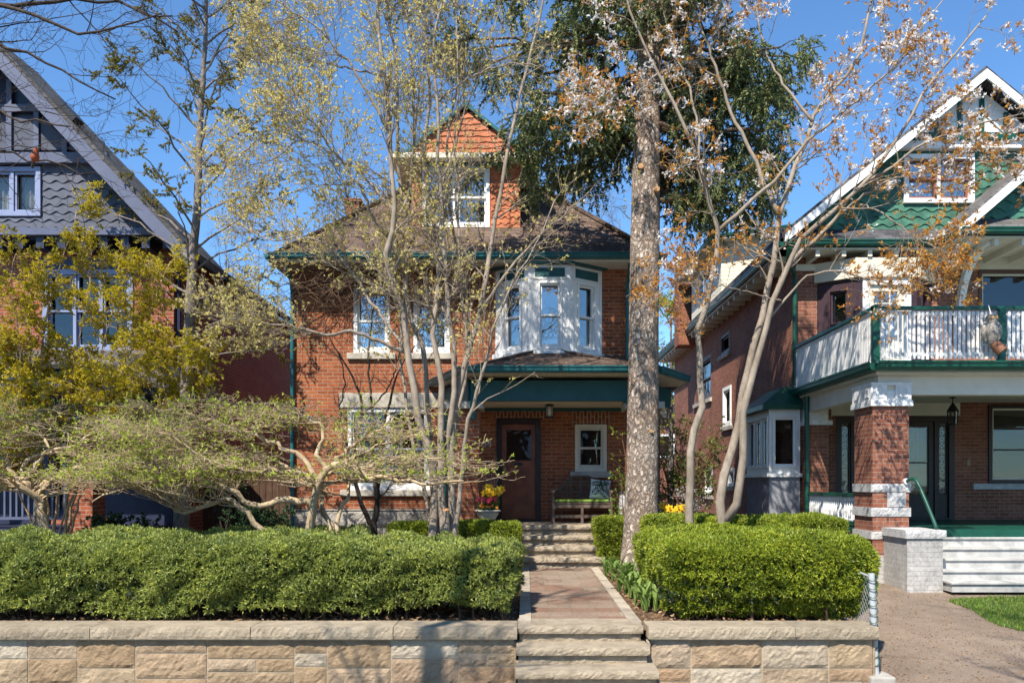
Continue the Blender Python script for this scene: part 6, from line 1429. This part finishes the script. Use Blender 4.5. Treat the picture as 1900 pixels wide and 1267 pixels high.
stl = [stem(L, (SYY, SYY+dy), r, .008, rng, 20, .03) for L, r, dy in (([(-420, 60), (-250, 30), (-120, 20), (0, 8), (120, 5), (250, 10), (330, 60)], .06, .3), ([(-420, 120), (-250, 40), (-100, -10), (40, 20), (140, 60), (210, 55), (300, 25)], .05, -.4), ([(-420, 180), (-200, 80), (-60, 60), (20, 90), (80, 120), (150, 150), (215, 185)], .045, .5), ([(-420, 200), (-200, 150), (-80, 170), (0, 210), (60, 225), (130, 235)], .035, -.5), ([(-420, 260), (-200, 230), (-60, 260), (20, 290), (90, 300), (180, 320)], .03, .2), ([(-420, 100), (-220, -60), (0, -60), (150, -30), (260, 20), (320, 30)], .045, .2))]
bare('street_tree', 'bare dark branched street tree reaching in from the upper left corner', (X_(-430, SYY)-.1, SYY, .0), 11, 152, .62, (9, 6, 4), r0=.26, stems=[(catmull(p, 20), np.interp(np.linspace(0, 1, 20), np.linspace(0, 1, len(rr_)), rr_)) for p, rr_ in stl], ll=.62)
bare('street_tree', 'bare street tree at the kerb near the driveway, its shadow falling on the asphalt', (4.8, 2.4, 0), 12, 161, .66, (17, 9, 4), r0=.3, lean=(-1.3, .9))
bare('street_tree', 'bare kerb tree left of the garden steps, its shadow falling on the path', (-5.0, 1.7, 0), 12.5, 163, .58, (14, 9, 4), r0=.24, lean=(1.3, 1.3))
# bird on a branch
bx_, by_, bz_ = at(66, 288, 9.4)
t = empty('robin', (bx_, by_, bz_-.1), 'red breasted robin perched on a bare branch before the blue gable', 'bird')
def birdb(m):
    c = np.array((bx_, by_, bz_)); ax_ = catmull([c+(-.03, 0, -.075), c+(-.01, 0, -.03), c+(.01, -.01, .02), c+(.015, -.015, .055), c+(.018, -.02, .082)], 12); m.tube(ax_, [.012, .03, .042, .047, .047, .043, .036, .030, .029, .027, .02, .006], 12)
one('body', paint('robin_red', (.32, .075, .025), .8, .3, 30), t, birdb, smooth=True)
one('tail', paint('robin_grey', (.06, .05, .045), .8, .3, 30), t, lambda m: (m.bar((bx_-.02, by_+.01, bz_-.05), (bx_-.06, by_+.03, bz_-.14), .03, .008), m.tube(catmull([(bx_-.02, by_+.035, bz_+.05), (bx_-.03, by_+.03, bz_), (bx_-.05, by_+.02, bz_-.07)], 6), [.012, .026, .028, .022, .012, .004], 8)))
one('beak', paint('beak_yellow', (.5, .3, .05), .4, .2, 9), t, lambda m: m.tube([(bx_+.018, by_-.03, bz_+.078), (bx_+.03, by_-.07, bz_+.074)], [.009, .001], 6))
# ---- trees behind the houses
M_far = bark('far_twig_bark', (.10, .085, .08), (.20, .17, .15), 4)
for i, (px, Y, h, sp) in enumerate(((560, 40, 13.5, .9), (480, 46, 14.5, 1.), (640, 50, 15, 1.), (1090, 36, 13, .9), (1150, 44, 16, .9), (1290, 48, 15, .9), (1020, 48, 16, .9), (420, 36, 12, .9))):
    bare('bare_tree', ['grey leafless tree far behind, its crown above the left end of the middle roof', 'grey leafless tree far behind, between the hemlock and the middle roof', 'tall grey leafless tree far behind the middle roof, left of the dormer', 'grey leafless tree behind the middle house, left of the spruce trunk', 'tall leafless tree far behind the spruce trunk', 'leafless tree far behind, over the brick side chimney', 'tall leafless tree far behind the dormer', 'leafless tree behind the left roof and the hemlock'][i], (X_(px, Y), Y, .6), h, 200+i, sp, (16, 9, 7), bm=M_far, r0=.2, ll=1.)
M_ygr = leafmat('yellow_green_leaf', [(.22, .26, .02), (.32, .34, .03), (.42, .40, .05)], .4)
bare('maple_tree', 'yellow green leafing tree far behind, in the gap beside the spruce trunk', (X_(1245, 40), 40, .6), 10.5, 231, .8, (18, 10, 5), M_ygr, M_far, .18, lsz=.16, lk=2)
for i, (x0, x1, Y) in enumerate(((7.5, 17, 52), (-21, -11, 50))):
    t = empty('brick_house', ((x0+x1)/2, Y, .6), ['distant brick house glimpsed in the gap beside the spruce trunk', 'distant brick house glimpsed in the gap beyond the board fence'][i], 'house')
    one('wall', M_brick_right, t, lambda m: m.box(x0, x1, Y, Y+9, .3, 6.4)); one('roof', M_shingle_gray, t, lambda m: m.prism([(x0-.4, Y-.5, 6.41), (x1+.4, Y-.5, 6.41), ((x0+x1)/2, Y-.5, 9.6)], (0, 10, 0)))
    for x in np.arange(x0+1, x1-1.5, 2.6): one('window', M_white, t, lambda m: rectframe(m, x, x+1.1, 3.9, 5.4, .12, Y-.05, Y+.02)); one('pane', M_glass, t, lambda m: m.box(x+.12, x+.98, Y-.03, Y-.01, 4.02, 5.28))
# ---- across the street, seen only mirrored in the panes
OP = empty('brick_house', (-2, -26, 0), 'brown brick house across the street, mirrored in the panes', 'house')
one('wall', M_brick_right, OP, lambda m: (m.box(-9, 5, -34, -24, 0, 6.2), m.box(8, 20, -34, -24, 0, 6.2)))
one('roof', M_shingle_gray, OP, lambda m: (m.prism([(-9.5, -34.5, 6.21), (-9.5, -23.4, 6.21), (-9.5, -29, 10.5)], (15, 0, 0)), m.prism([(7.5, -34.5, 6.21), (7.5, -23.4, 6.21), (7.5, -29, 10.5)], (13, 0, 0))))
one('window', M_white, OP, lambda m: [m.box(x, x+1.3, -23.99, -23.93, z, z+1.7) for x in (-7.5, -4, 0, 2.8, 9.5, 13, 16.5) for z in (1.2, 4)])
for i, (x, y, h) in enumerate(((-6, -13, 10), (3.5, -14, 11), (11, -12, 9.5))):
    bare('street_tree', ['bare street tree across the road, left of the garden path', 'bare street tree across the road, facing the garden path', 'bare street tree across the road, facing the driveway'][i], (x, y, 0), h, 240+i, .9, (14, 8, 4), r0=.2)
